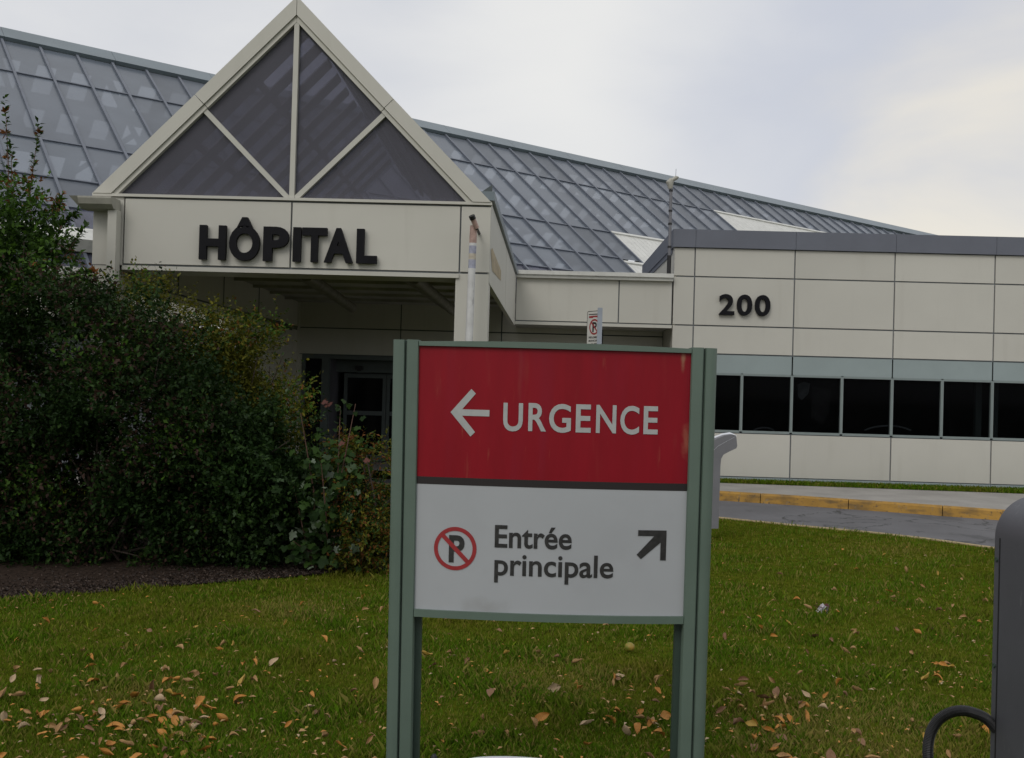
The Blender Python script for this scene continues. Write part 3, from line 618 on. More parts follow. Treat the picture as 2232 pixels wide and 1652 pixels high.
# ------------------------------------------------------------------ glazed roof hall behind
az, al = R_(50.6), R_(37.3)
gu = np.array([math.sin(az), math.cos(az), 0]); gm = np.array([-math.cos(az)*math.cos(al), math.sin(az)*math.cos(al), math.sin(al)]); gn = np.cross(gu, gm)
d0 = ray(0, 68); GP = EYE + d0*(-9.0/gn.dot(d0))
def gp(u, v, h=0): return GP+gu*u+gm*v+gn*h
hall = empty('glazed_hall', gp(14, -6)*np.array([1, 1, 0]), 'large sloping grey glass roof hall running back behind the entrance canopy', 'building')
PT = .79; U0, U1 = -9, 58; rows = [-.55, -2.25, -5.3, -6.82, -7.86, -9.05, -9.9]
UL = 1.9           # the eave row only runs left of the canopy
def quad(mb, u0, u1, v0, v1, h0, h1): mb.obox(gp(u0, v0, h0), gu*(u1-u0), gm*(v1-v0), gn*(h1-h0))
K = lambda k: k*PT-.05
mb = MB()
def pquad(u0, u1, v0, v1):            # one pane, each a touch out of plane with its neighbours
    mi_ = random.randint(0, 2); e_ = [random.uniform(0, .012) for _ in range(4)]
    mb.add([gp(u0, v0, e_[0]), gp(u1, v0, e_[1]), gp(u1, v1, e_[2]), gp(u0, v1, e_[3])], [(0, 1, 2, 3)], mi_)
for k in range(U0, U1):
    cells = [(rows[1], rows[0])]
    if k < 28: cells += [(rows[2], rows[1])]
    if k < 19: cells += [(rows[3], rows[2])]
    if k < 18: cells += [(rows[4], rows[3])]
    for v0, v1 in cells: pquad(K(k), K(k+1), v0, v1)
GLV = [M['glassroof'], glassmat('grey_roof_glass_dull', (.115, .130, .152), .4, .07, (.48, .52, .58), .4, .14, .6), glassmat('grey_roof_glass_clear', (.135, .157, .188), .24, .14, (.52, .56, .62), .45, .12, .5)]
mb.build('roof_glazing', GLV, hall)
mb = MB(); quad(mb, K(U0), K(18), rows[5], rows[4], 0, .01); quad(mb, K(U0), UL, rows[6], rows[5]-.001, 0, .01); mb.build('eave_glazing', M['glasslow'], hall)
for k in range(U0, U1+1):
    vb = rows[6] if K(k) < UL else rows[5]
    if k > 28: vb = rows[1]
    elif k > 19: vb = rows[2]
    elif k > 18: vb = -7.0
    mb = MB(); quad(mb, K(k)-.028, K(k)+.028, vb, rows[0], .0, .055); mb.build('glazing_bar', M['mull'], hall)
for v, ue in ((rows[1], K(28)), (rows[2], K(19)), (rows[3], K(18)), (rows[4], K(18)), (rows[5], K(18))):
    mb = MB(); quad(mb, K(U0), ue, v-.022, v+.022, 0.0, .04); mb.build('purlin', M['mull'], hall)
mb = MB(); quad(mb, K(28), K(U1), rows[1]-.022, rows[1]+.022, 0, .04); mb.build('purlin', M['mull'], hall)
for t_ in ((K(28), K(U1), -7.0, rows[1]-.02), (K(19), K(28)-.001, -7.0, rows[2]), (K(18), K(28), rows[5], -7.001)):
    mb = MB(); n_ = max(1, int((t_[1]-t_[0])/.2)); 
    for i in range(n_):
        w_ = (t_[1]-t_[0])/n_; quad(mb, t_[0]+i*w_+.004, t_[0]+(i+1)*w_-.004, t_[2], t_[3]-.1, .0, .03)
    quad(mb, t_[0], t_[1], t_[3]-.1, t_[3], .0, .07); mb.build('metal_panel', M['white'], hall)
mb = MB()
for i in range(-4, 24): quad(mb, i*2.4+.004, (i+1)*2.4-.004, rows[0]+.03, .02, .0, .10)
mb.build('ridge_cap', M['ridge'], hall)
mb = MB(); quad(mb, K(U0), 2.35, -9.42, -9.05, .06, .30); mb.build('snow_guard', M['white'], hall)
# far slope seen through the glass: dark deck with rows of openings to the sky
bm_ = np.array([math.cos(az)*math.cos(al), -math.sin(az)*math.cos(al), math.sin(al)])
def bq(mb, u0, u1, v0, v1): o_ = GP+gu*u0-bm_*(-v0)*1.0; mb.obox(GP+gu*u0+bm_*v0, gu*(u1-u0), bm_*(v1-v0), np.array([0, 0, -.08]))
mb = MB(); bands = [(-.6, 0), (-1.9, -1.5), (-3.3, -2.6), (-4.7, -4.2), (-9.5, -5.6)]
for v0, v1 in bands: bq(mb, K(U0), K(U1), v0, v1)
for k in range(U0, U1): bq(mb, K(k)-.18, K(k)+.18, -5.6, -.6)
mb.build('rear_slope', M['inner'], hall)
mb = MB(); o_ = GP+np.array([0, 0, -3.2])
for k in range(U0, U1, 3):
    a_ = gp(K(k), -3.2, -.5); b_ = GP+gu*K(k)+bm_*-3.2+np.array([0, 0, -.5]); mb.tube([a_, b_], .06, 6); mb.tube([a_, gp(K(k), -.4, -.3)], .05, 6); mb.tube([gp(K(k), -7, -.45), gp(K(k), -.5, -.45)], .06, 6)
mb.build('truss', M['mull'], hall)
ze_ = gp(0, rows[6])[2]; nrm_ = np.array([gm[0], gm[1], 0]); nrm_ /= np.linalg.norm(nrm_)
a_ = gp(K(U0), rows[6])
def low(o0, d0, d1, z0, z1, ln): return (np.array([o0[0], o0[1], z0])+nrm_*d0, gu*ln, nrm_*(d1-d0), np.array([0, 0, z1-z0]))
LN = UL-K(U0)
mb = MB(); mb.obox(*low(a_, -.12, .10, ze_-.09, ze_+.03, LN)); mb.obox(*low(a_, -.06, .10, ze_-.16, ze_-.09, LN)); mb.build('gutter', M['white'], hall)
mb = MB(); mb.obox(*low(a_, .0, .2, 2.57, ze_-.16, LN)); mb.build('fascia_panel', M['panel'], hall)
mb = MB(); mb.obox(*low(a_, .7, .9, -.1, 2.57, LN)); mb.obox(*low(a_, .01, .9, 2.58, 2.63, LN)); mb.build('wall', M['jointgrey'], hall)
# mast with a camera head at the corner of the block
Ym = YB+.05; mx_ = at(1457, 560, Ym)[0]
mast = empty('roof_mast', (mx_, Ym, Zlt), 'thin pale mast with camera head and whip aerial by the slate parapet', 'mast')
zt_ = zz(1459, 412, Ym)
mb = MB(); mb.tube([(mx_, Ym-.12, Zlt-.05), (mx_, Ym-.12, zt_)], .03, 10)
mb.build('shaft', M['greyside'], mast, smooth=True)
mb = MB()
for y in (540, 490, 462, 418): z_ = zz(1458, y, Ym); mb.tube([(mx_, Ym-.12, z_-.018), (mx_, Ym-.12, z_+.018)], .038, 10)
mb.tube([(mx_, Ym-.12, Zlt-.03), (mx_, Ym-.12, Zlt+.35)], .04, 10); mb.build('clamp', M['black'], mast, smooth=True)
mb = MB(); mb.tube([(mx_-.01, Ym-.12, zt_-.02), (mx_-.03, Ym-.12, zt_+.10), (mx_+.01, Ym-.12, zt_+.16)], [.04, .075, .05], 10); mb.tube([(mx_-.02, Ym-.12, zt_+.12), (mx_+.10, Ym-.12, zt_+.20), (mx_+.14, Ym-.12, zt_+.205)], [.035, .04, .01], 8); mb.tube([(mx_-.05, Ym-.12, zt_+.08), (mx_-.07, Ym-.12, zt_+.13)], .015, 6); mb.build('camera_head', M['gutter'], mast, smooth=True)
mb = MB(); mb.tube([(mx_+.08, Ym-.12, zt_+.18), (mx_+.085, Ym-.12, zt_+.36)], .004, 5); mb.build('aerial', M['mull'], mast)

# ------------------------------------------------------------------ the green directional sign
YS = 4.1; q_ = YS/FPX
def sx_(x, y): return (x-(1211-(y-750)*.0217))*q_
C0 = at(1200, 1100, YS)
sign = empty('direction_sign', (0, 0, 0), 'large sage green framed sign with red URGENCE panel over white Entrée principale panel', 'sign')
def sz(y, x=1205): return 1.6-(y-(853+.0195*(x-1205)))*q_
XO = at(1211, 750, YS)[0]
LEAN = .0065
ztop, zpt, zrb, zwt, zpb, zrl = sz(748.5), sz(761), sz(1046), sz(1062), sz(1334), sz(1350)
xin = (1505-912)/2*q_; xout = (1565-857)/2*q_
def SP(u, z, d=0): # local sign coordinates, lean applied
    return (XO+u-(LEAN-.009+.009*u/xout)*(1.6-z), YS+d+.0226*u, z)
def bul(u): return .012-.036*(1-(u/xin)**2)
nU = 24; us = np.linspace(-xin, xin, nU+1)
def face(z0, z1, d0, d1, extra=0, arch=0.0):
    mb = MB(); vs = []
    for u in us:
        b = bul(u)+extra; a_ = arch*(1-(u/xin)**2)
        vs += [SP(u, z0, b+d0), SP(u, z1+a_, b+d0), SP(u, z1+a_, d1), SP(u, z0, d1)]
    fs = []
    for i in range(nU):
        for k in range(4): fs.append((i*4+k, i*4+(k+1) % 4, (i+1)*4+(k+1) % 4, (i+1)*4+k)[::-1])
    fs += [(0, 1, 2, 3), tuple(nU*4+k for k in (3, 2, 1, 0))]
    return mb.add(vs, fs)
ob = lambda mb, name, m, par=sign, sm=True: mb.build(name, m, par, smooth=sm)
redp = ob(face(zrb, zpt, 0, .075), 'red_panel', M['red'])
ob(face(zwt, zrb, -.001, .075), 'divider_band', M['signblack'])
whp = ob(face(zpb, zwt, 0, .075), 'white_panel', M['signwhite'])
ob(face(zpt, ztop-.006, -.014, .088, 0, .008), 'top_rail', M['signgreen'])
ob(face(zrl, zpb, -.014, .088), 'bottom_rail', M['signgreen'])
def post(sg):
    n_ = 10; w0 = xin; w1 = xout
    def poly(pts, z0, z1, mi, mbk):
        k = len(pts); vs = [SP(sg*p[0], z0, p[1]) for p in pts]+[SP(sg*p[0], z1, p[1]) for p in pts]
        fs = [tuple(range(k)), tuple(range(k, 2*k))[::-1]]+[(i, k+i, k+(i+1) % k, (i+1) % k) for i in range(k)]
        if sg < 0: fs = [f[::-1] for f in fs]
        mbk.add(vs, [f[::-1] for f in fs], mi)
    mb = MB(); wm = w0+.050
    r_ = .004
    flat = [(w0, .090), (w0, .002), (w0+r_, -.003), (wm-.005, -.006), (wm-.001, -.002), (wm-.001, .090)]
    poly(flat, -.3, ztop, 0, mb)
    cx_, rr = w1-.030, .030
    rnd = [(wm+.006, .086), (wm+.006, .004), (wm+.010, -.002)]
    for i in range(9):
        t_ = math.pi/2*i/8; rnd.append((cx_+rr*math.sin(t_), .026-rr*math.cos(t_)))
    rnd += [(w1, .066), (w1-.02, .086)]
    poly(rnd, -.3, ztop-.001, 0, mb)
    poly([(wm-.001, .08), (wm-.001, .014), (wm+.006, .014), (wm+.006, .08)], -.3, ztop-.004, 1, mb)
    poly([(w0-.026, .088), (w0-.026, .052), (w0-.001, .052), (w0-.001, .088)], -.3, zrl-.001, 2, mb)
    return ob(mb, 'post', [M['signgreen'], M['signgroove'], M['signchannel']])
post(-1); post(1)
OFF = -.0022
FM = lambda u, z, d=0: SP(u, z, bul(u)+OFF)
def shape(polys, name, m, par):
    mb = MB()
    for P in polys:      # convex outline: sampled so that it follows the curved face
        us_ = [p[0] for p in P]; mb.add([FM(*p) for p in P], [tuple(range(len(P)))])
    return mb.build(name, m, par)
zb, zt = 1.4405, 1.5512
mb = MB()
for ch, a, b in zip('URGENCE', (767, 922, 1050, 1215, 1340, 1490, 1635), (888, 1033, 1185, 1308, 1465, 1608, 1725)):
    ov = .0018 if ch in 'GC' else 0
    fa = lambda q: sx_((950+q/2.48)/1.1469, 911)
    lettering(ch, fa(a), fa(b), zb-(.002 if ch == 'U' else ov), zt-zb, FM, mb, .018)
mb.build('lettering', M['signtext'], redp)
def seg_poly(a, b, wdt, cut0=None):
    a, b = np.array(a), np.array(b); d = (b-a)/np.linalg.norm(b-a); n_ = np.array([-d[1], d[0]])*wdt/2
    return [tuple(a-n_), tuple(b-n_), tuple(b+n_), tuple(a+n_)]
xt, xe_, zc_ = sx_(983, 900), sx_(1068, 902), sz(900.5, 1020)
hd = sx_(1032, 900)-xt; wv = .026
def thick_chev(tip, dirs, L_, wv):     # two arms meeting at a tip
    return
A_ = [(xt, zc_), (xt+.019, zc_), (xt+hd+.010, zc_+hd-.009+.0), (xt+hd-.009, zc_+hd+.010)]
A_ = [(xt, zc_), (xt+wv*1.414, zc_), (xt+hd+wv*.707-.008, zc_+hd-wv*.707+.005), (xt+hd-.008, zc_+hd+.005)]
B_ = [(p[0], 2*zc_-p[1]) for p in A_[::-1]]
Sh = [(xt+.024, zc_-wv/2), (xe_, zc_-wv/2), (xe_, zc_+wv/2), (xt+.024, zc_+wv/2)]
shape([A_, B_, Sh], 'arrow', M['signtext'], redp)
mb = MB(); z0_ = sz(1190.5, 1100); ct = sz(1143, 1100)-z0_
lettering('Entrée', sx_(1080, 1165), sx_(1248, 1165), z0_, ct, FM, mb, .018); mb.build('lettering', M['signdark'], whp); mb = MB(); z1_ = sz(1250.5, 1100)
lettering('principale', sx_(1079, 1235), sx_(1339, 1235), z1_, ct, FM, mb, .016); mb.build('lettering', M['signdark'], whp)
tx, tz = sx_(1456, 1153), sz(1153, 1440); lx_, lz_ = sx_(1393, 1160), sz(1218, 1440); wv = .0235
shape([[(lx_, tz-wv), (tx-wv, tz-wv), (tx, tz), (lx_, tz)], [(tx-wv, lz_), (tx, lz_), (tx, tz), (tx-wv, tz-wv)],
       [(lx_-.004, lz_+.022), (lx_+.014, lz_+.004), (tx-wv*.3, tz-wv*1.5), (tx-wv*1.5, tz-wv*.3)]], 'arrow', M['signdark'], whp)
cxs, czs = sx_(993, 1195), sz(1195.5, 993); ro, ri = .0875, .0715
mb = MB(); n_ = 48
vs = [FM(cxs+r__*math.cos(6.28319*i/n_), czs+r__*math.sin(6.28319*i/n_)) for i in range(n_) for r__ in (ri, ro)]
mb.add(vs, [(2*i, 2*i+1, (2*i+3) % (2*n_), (2*i+2) % (2*n_)) for i in range(n_)])
FM2 = lambda u, z, d=0: SP(u, z, bul(u)+OFF-.0008)
dq = .0715*.7071; s_ = .0075*.7071*1.15
mb.add([FM2(cxs-dq-s_, czs+dq-s_), FM2(cxs+dq-s_, czs-dq-s_), FM2(cxs+dq+s_, czs-dq+s_), FM2(cxs-dq+s_, czs+dq+s_)], [(0, 1, 2, 3)]); mb.build('no_parking_ring', M['signred'], whp)
mb = MB(); lettering('P', cxs-.026, cxs+.038, czs-.052, .106, FM, mb, .03); mb.build('letter', M['signdark'], whp)
add_spot(M['signwhite'], (.20, .185, .17), SP(-.255, .715, 0), (.12, .2, .06), .32, 14)
#add_spot(M['signwhite'], (.25, .25, .26), SP(.16, .70, 0), (.06, .2, .05), .4, 14)
add_spot(M['red'], (.36, .20, .12), SP(.52, 1.74, 0), (.012, .1, .05), .7, 30)
add_spot(M['red'], (.36, .13, .08), SP(.545, 1.42, 0), (.025, .1, .09), .6, 30)

# ------------------------------------------------------------------ no parking sign behind the green sign
Yn = 11.5; pn = at(1307, 720, Yn)
nps = empty('parking_sign', (pn[0], Yn, ZL), 'small white no parking sign plate on a grey steel post seen over the green sign', 'sign')
zt_ = zz(1308, 671, Yn)
mb = MB(); mb.prism([(pn[0]-.028, Yn-.02), (pn[0]+.026, Yn-.02), (pn[0]+.026, Yn+.02), (pn[0]+.014, Yn+.02), (pn[0]+.014, Yn-.008), (pn[0]-.016, Yn-.008), (pn[0]-.016, Yn+.02), (pn[0]-.028, Yn+.02)], 'z', -.2, zt_); mb.build('post', mat('galvanised_steel', (.30, .33, .38), .5, .08, 6), nps)
ya = R_(54); pw, ph = .27, .42; ex = np.array([math.cos(ya), -math.sin(ya), 0]); ny = np.array([-math.sin(ya), -math.cos(ya), 0])
o0 = at(1280.5, 678.5, Yn+.2); top_ = o0[2]
def PM(u, z, d=0): p = o0+ex*u+ny*(.002+d); return (p[0], p[1], top_-ph+z)
def rrect(x0, x1, z0, z1, r, n_=5):
    P = []
    for cx_, cz_, a0 in ((x1-r, z0+r, -90), (x1-r, z1-r, 0), (x0+r, z1-r, 90), (x0+r, z0+r, 180)):
        P += [(cx_+r*math.cos(R_(a0+90*i/n_)), cz_+r*math.sin(R_(a0+90*i/n_))) for i in range(n_+1)]
    return P
rp = rrect(0, pw, 0, ph, .025); mb = MB(); k = len(rp)
mb.add([PM(*p, -.004) for p in rp]+[PM(*p, -.001) for p in rp], [tuple(range(k)), tuple(range(k, 2*k))]+[(i, (i+1) % k, k+(i+1) % k, k+i) for i in range(k)])
plate = mb.build('plate', [mat('white_plate', (.58, .57, .53), .5, .04, 10)], nps)
mb = MB(); ri_ = rrect(.006, pw-.006, .006, ph-.006, .02)
mb.add([PM(*p, .0005) for p in rp]+[PM(*p, .0005) for p in ri_], [(i, (i+1) % k, k+(i+1) % k, k+i) for i in range(k)])
mb.add([PM(*p, .0008) for p in ((.03, ph-.045), (pw-.03, ph-.045), (pw-.03, ph-.035), (.03, ph-.035))], [(0, 1, 2, 3)]); mb.build('border', M['signdark'], plate)
mb = MB(); cy_ = ph-.185; n_ = 32
mb.add([PM(pw/2+r__*math.cos(6.28319*i/n_), cy_+r__*math.sin(6.28319*i/n_), .001) for i in range(n_) for r__ in (.072, .090)], [(2*i, 2*i+1, (2*i+3) % (2*n_), (2*i+2) % (2*n_)) for i in range(n_)])
mb.add([PM(pw/2+a, cy_+b, .0018) for a, b in ((-.058, .046), (.046, -.058), (.058, -.046), (-.046, .058))], [(0, 1, 2, 3)])
mb.add([PM(a, b, .001) for a, b in ((.035, ph-.078), (.10, ph-.082), (.12, ph-.070), (.235, ph-.084), (.24, ph-.055), (.035, ph-.058))], [(0, 1, 2, 3, 4, 5)]); mb.build('no_parking_ring', M['signred'], plate)
mb = MB(); lettering('P', pw/2-.034, pw/2+.045, cy_-.055, .11, lambda u, z, d=0: PM(u, z, .0012), mb, .03); mb.build('letter', M['signdark'], plate)
mb = MB(); fm = lambda u, z, d=0: PM(u, z, .001)
for s_t, z_ in (('RÈGLEMENT', .105), ('MUNICIPAL', .065), ('0-000', .028)):
    lettering(s_t, .04 if len(s_t) > 5 else .09, pw-.04 if len(s_t) > 5 else pw-.06, z_, .022, fm, mb, .02)
mb.build('lettering', M['signdark'], plate)

# ------------------------------------------------------------------ pale post with bent head, grey pedestal, white domed cap
Yb = 12.0; cb = at(1557, 1149, Yb)
bp = empty('bent_head_post', (cb[0], Yb, ZL), 'pale grey post with a white head bent to the right beside the green sign', 'post')
def bx2(x, y): p = at(x, y, Yb); return (p[0], p[2])
prof = [bx2(1538, 1152), bx2(1538, 1010), bx2(1541, 985), bx2(1549, 968), bx2(1562, 956), bx2(1580, 949), bx2(1596, 946.5), bx2(1604, 949), bx2(1605.5, 955), bx2(1607, 972), bx2(1605, 977), bx2(1590, 984), bx2(1577, 991), bx2(1572, 1000), bx2(1570.5, 1015), bx2(1566, 1152)]
prof = [(p[0], p[1]) for p in prof]
mb = MB(); mb.prism(prof, 'y', Yb, Yb+.17); shaft = mb.build('shaft', M['greyside'], bp, smooth=True)
P = [np.array(bx2(*q)) for q in ((1537, 1000), (1540, 984), (1548, 966.5), (1561, 954.5), (1580, 947.5), (1597, 945), (1605, 948))]
mb = MB(); k = len(P)
lip_ = [np.array(bx2(*q)) for q in ((1541, 1010), (1549, 992), (1557, 980), (1566, 972), (1584, 962), (1601, 953), (1606, 950))]
vs = [(p[0], Yb-.003, p[1]) for p in lip_]+[(p[0], Yb+.18, p[1]+.008) for p in P]
mb.add(vs, [(i, i+1, k+i+1, k+i) for i in range(k-1)]); mb.build('head_cover', M['posthead'], bp, smooth=True)

Yk = 2.35; pk = at(2167, 1250, Yk+.18)
ped = empty('grey_pedestal', (pk[0]+.2, Yk, ZL), 'dark grey upright cabinet with rounded top corner and black cable at right edge', 'post')
x0, x1 = pk[0], pk[0]+.46; ztp = zz(2232, 1101, Yk)+.008; rr = .105
poly = [(x0-.0, ZL-.1), (x1, ZL-.1)]+[(x1-rr+rr*math.cos(R_(a_)), ztp-rr+rr*math.sin(R_(a_))) for a_ in range(0, 91, 6)]+[(x0+rr+rr*math.cos(R_(a_)), ztp-rr+rr*math.sin(R_(a_))) for a_ in range(90, 181, 6)]
mb = MB(); k = len(poly); ins = .012; cxp = (x0+x1)/2
inner = [(p[0]+(ins if p[0] < cxp else -ins), p[1]-(ins if p[1] > ztp-rr-.01 else 0)) for p in poly]
vs = [(p[0], Yk, p[1]) for p in inner]+[(p[0], Yk+.012, p[1]) for p in poly]+[(p[0], Yk+.18, p[1]) for p in poly]
mb.add(vs, [tuple(range(k)), tuple(range(2*k, 3*k))[::-1]]+[((i+1) % k, i, k+i, k+(i+1) % k) for i in range(k)]+[(k+(i+1) % k, k+i, 2*k+i, 2*k+(i+1) % k) for i in range(k)])
mb.build('cabinet', M['grey'], ped, smooth=True)
mb = MB(); mb.box(x0-.0015, x0, Yk+.15, Yk+.154, ZL, ztp-rr); mb.build('seam', M['black'], ped)
for zq_ in (ztp-.16, ztp-.42, ztp-.68, ztp-.94):
    mb = MB(); mb.tube([(x0+.001, Yk+.166, zq_), (x0-.004, Yk+.166, zq_)], .006, 10); mb.build('screw', M['signgroove'], ped)
cpx = [(2172, 1590), (2160, 1576), (2146, 1564), (2126, 1555), (2100, 1549), (2072, 1553), (2046, 1569), (2030, 1594), (2023, 1625), (2024, 1665), (2034, 1720), (2060, 1790), (2110, 1850), (2200, 1900)]
pts = np.array([at(x, y, Yk+.165) for x, y in cpx]); t_ = np.arange(len(pts)); tq = np.linspace(0, len(pts)-1, 260)
try:
    d = np.gradient(pts, axis=0); ti = np.minimum(tq.astype(int), len(pts)-2); f_ = (tq-ti)[:, None]
    h = lambda a, b, c_, e_: a
    P0, P1, D0, D1 = pts[ti], pts[ti+1], d[ti], d[ti+1]
    cp = (2*f_**3-3*f_**2+1)*P0+(f_**3-2*f_**2+f_)*D0+(-2*f_**3+3*f_**2)*P1+(f_**3-f_**2)*D1
except Exception: cp = pts
rad = [.0122+.0012*(i % 2) for i in range(len(cp))]
mb = MB(); mb.tube(cp, rad, 12); o = mb.build('cable', M['rubber'], ped, smooth=False)

Yd = 3.3
dome = empty('white_cap', tuple(at(1120, 1690, Yd)*np.array([1, 1, 0])+np.array([0, 0, ZL])), 'white domed top of a low bollard at the bottom edge between the sign posts', 'bollard')
cx_, zt_ = at(1120, 1660, Yd)[0], zz(1120, 1654, Yd); rw = .25
mb = MB(); n_ = 32; prof = [(rw, ZL-.05), (rw, zt_-.07), (rw*.97, zt_-.045), (rw*.85, zt_-.022), (rw*.6, zt_-.008), (rw*.3, zt_-.001), (.01, zt_)]
vs = [(cx_+r__*math.cos(6.28319*i/n_), Yd+r__*.3*math.sin(6.28319*i/n_), z_) for r__, z_ in prof for i in range(n_)]
mb.add(vs, [(a*n_+i, a*n_+(i+1) % n_, (a+1)*n_+(i+1) % n_, (a+1)*n_+i) for a in range(len(prof)-1) for i in range(n_)]+[tuple(range((len(prof)-1)*n_, len(prof)*n_))])
mb.build('body', M['posthead'], dome, smooth=True)
kx = at(946, 1660, Yd)[0]
mb = MB(); mb.tube([(kx, Yd, ZL-.05), (kx, Yd, zz(946, 1652, Yd)), (kx, Yd, zz(946, 1644, Yd))], [.010, .012, .006], 10)
tag(mb.build('black_peg', M['black'], smooth=True), 'slim black rounded peg beside the left sign post at the bottom edge', 'peg')

# ------------------------------------------------------------------ shrubs
def nrm(v): return v/np.maximum(np.linalg.norm(v, axis=-1, keepdims=True), 1e-6)
def twig_leaves(p, d, ln, nl, size, wr, spread=.8, droop=.0):
    """leaves along twigs: p start, d direction (n,3); returns quads"""
    n = len(p); t = (np.arange(nl)+.5)/nl
    pos = p[:, None]+d[:, None]*(ln[:, None, None]*t[None, :, None]); pos[..., 2] -= droop*(t**2)[None]*ln[:, None]
    pos = pos.reshape(-1, 3); dd_ = np.repeat(d, nl, 0)
    rv = nrm(rng.normal(size=pos.shape)); sd_ = nrm(np.cross(dd_, rv))
    ax = nrm(dd_*rng.uniform(.2, .9, (len(pos), 1))+sd_*spread+rng.normal(size=pos.shape)*.25)
    up = nrm(np.array([0, 0, 1.])+rng.normal(size=pos.shape)*.55); wv = nrm(np.cross(ax, up)); nn = np.cross(wv, ax)
    L_ = size*rng.uniform(.6, 1.25, (len(pos), 1)); W_ = L_*wr
    V = np.stack([pos, pos+ax*L_*.45+wv*W_*.5+nn*L_*.06, pos+ax*L_-nn*L_*.06, pos+ax*L_*.45-wv*W_*.5+nn*L_*.06], 1)
    return V
def cloud(blobs, n, shell=.45, thr=-1.0):
    P, D = [], []; wts = np.array([b[3]*b[4]+b[3]*b[5] for b in blobs]); wts = wts/wts.sum()
    for b, w_ in zip(blobs, wts):
        c_ = np.array(b[:3]); r_ = np.array(b[3:6]); k = int(n*w_)
        d = nrm(rng.normal(size=(k, 3))); rad = rng.uniform(0, 1, (k, 1))**shell
        lump = 1+.16*np.sin(d[:, :1]*7+b[0]*3)*np.sin(d[:, 2:]*6+b[1]*2)+.10*np.sin(d[:, 1:2]*11+b[2])
        P.append(c_+d*r_*rad*lump); D.append(nrm(d/r_*r_.mean()+np.array([0, 0, .35])+rng.normal(size=(k, 3))*.45))
    P, D = np.concatenate(P), np.concatenate(D); x_, y_, z_ = P.T
    f_ = np.sin(3.3*x_+1.7*np.sin(2.6*z_+y_))+np.sin(5.1*z_+1.9*np.sin(3.9*x_))+.8*np.sin(4.4*y_+2*np.sin(2.9*x_+1.3*z_))+.5*np.sin(9*x_+7*z_)
    k = (P[:, 2] > ZL+.03) & (f_+rng.normal(size=len(f_))*.35 > thr)
    return P[k], D[k]
def shrub(name, label, base, blobs, n, nl, size, wr, mats, wts, tl=(.12, .3), shell=.45, stems=14, stem_m='bark', extra=None, spread=.8, droop=.1, group=None):
    root = empty(name, (base[0], base[1], ZL), label, 'shrub', group)
    P, D = cloud(blobs, n, shell); V = twig_leaves(P, D, rng.uniform(*tl, len(P)), nl, size, wr, spread, droop)
    if extra is not None: V = np.concatenate([V, extra])
    k = len(V); cen = V.mean(1)
    pat = (np.sin(cen[:, 0]*4.3+cen[:, 2]*3.1)+np.sin(cen[:, 2]*5.7-cen[:, 0]*2.2+1))*.16+rng.random(k)
    cum = np.cumsum(wts)/np.sum(wts); mi = np.searchsorted(cum, np.clip(pat-.08, 0, .999))
    V4 = V.reshape(-1, 3); F_ = np.arange(4*k).reshape(-1, 4); T = np.concatenate([F_[:, [0, 1, 2]], F_[:, [0, 2, 3]]])
    bigmesh('foliage', V4, T, [M[q] for q in mats], np.concatenate([mi, mi]), parent=root)
    mb = MB()
    for i in range(stems):
        b = blobs[i % len(blobs)]; e_ = np.array(b[:3])+nrm(rng.normal(size=3))*np.array(b[3:6])*.75; s0 = np.array([base[0], base[1], ZL-.02])+np.array([rng.normal()*.18, rng.normal()*.12, 0])
        m_ = (s0+e_)/2+np.array([0, 0, .15])+rng.normal(size=3)*.06; mb.tube([s0, m_, e_], [.016, .011, .004], 6)
    mb.build('stem', M[stem_m], root)
    return root
FB = 1.2
def B(px, py, Y, rxp, rzp, dep):
    Y *= FB; dep *= FB; p = at(px, py, Y); s_ = Y/FPX; return (p[0], p[1], p[2], rxp*s_, dep, rzp*s_)
M['lf_dark'] = leafmat('leaf_dark_green', (.016, .036, .009)); M['lf_mid'] = leafmat('leaf_mid_green', (.032, .064, .014)); M['lf_maroon'] = leafmat('leaf_maroon', (.058, .034, .026))
M['lf_olive'] = leafmat('leaf_olive', (.095, .100, .012)); M['lf_yellow'] = leafmat('leaf_yellow_green', (.15, .14, .016)); M['lf_bright'] = leafmat('leaf_fresh_green', (.055, .115, .014)); M['lf_rust'] = leafmat('leaf_rust', (.17, .070, .022))
M['lf_pale'] = leafmat('leaf_grey_green', (.045, .080, .030), rough=.45, spec=.3); M['lf_red'] = leafmat('leaf_dull_red', (.12, .05, .04)); M['lf_silver'] = leafmat('leaf_pale_underside', (.15, .19, .13), rough=.45, spec=.4)
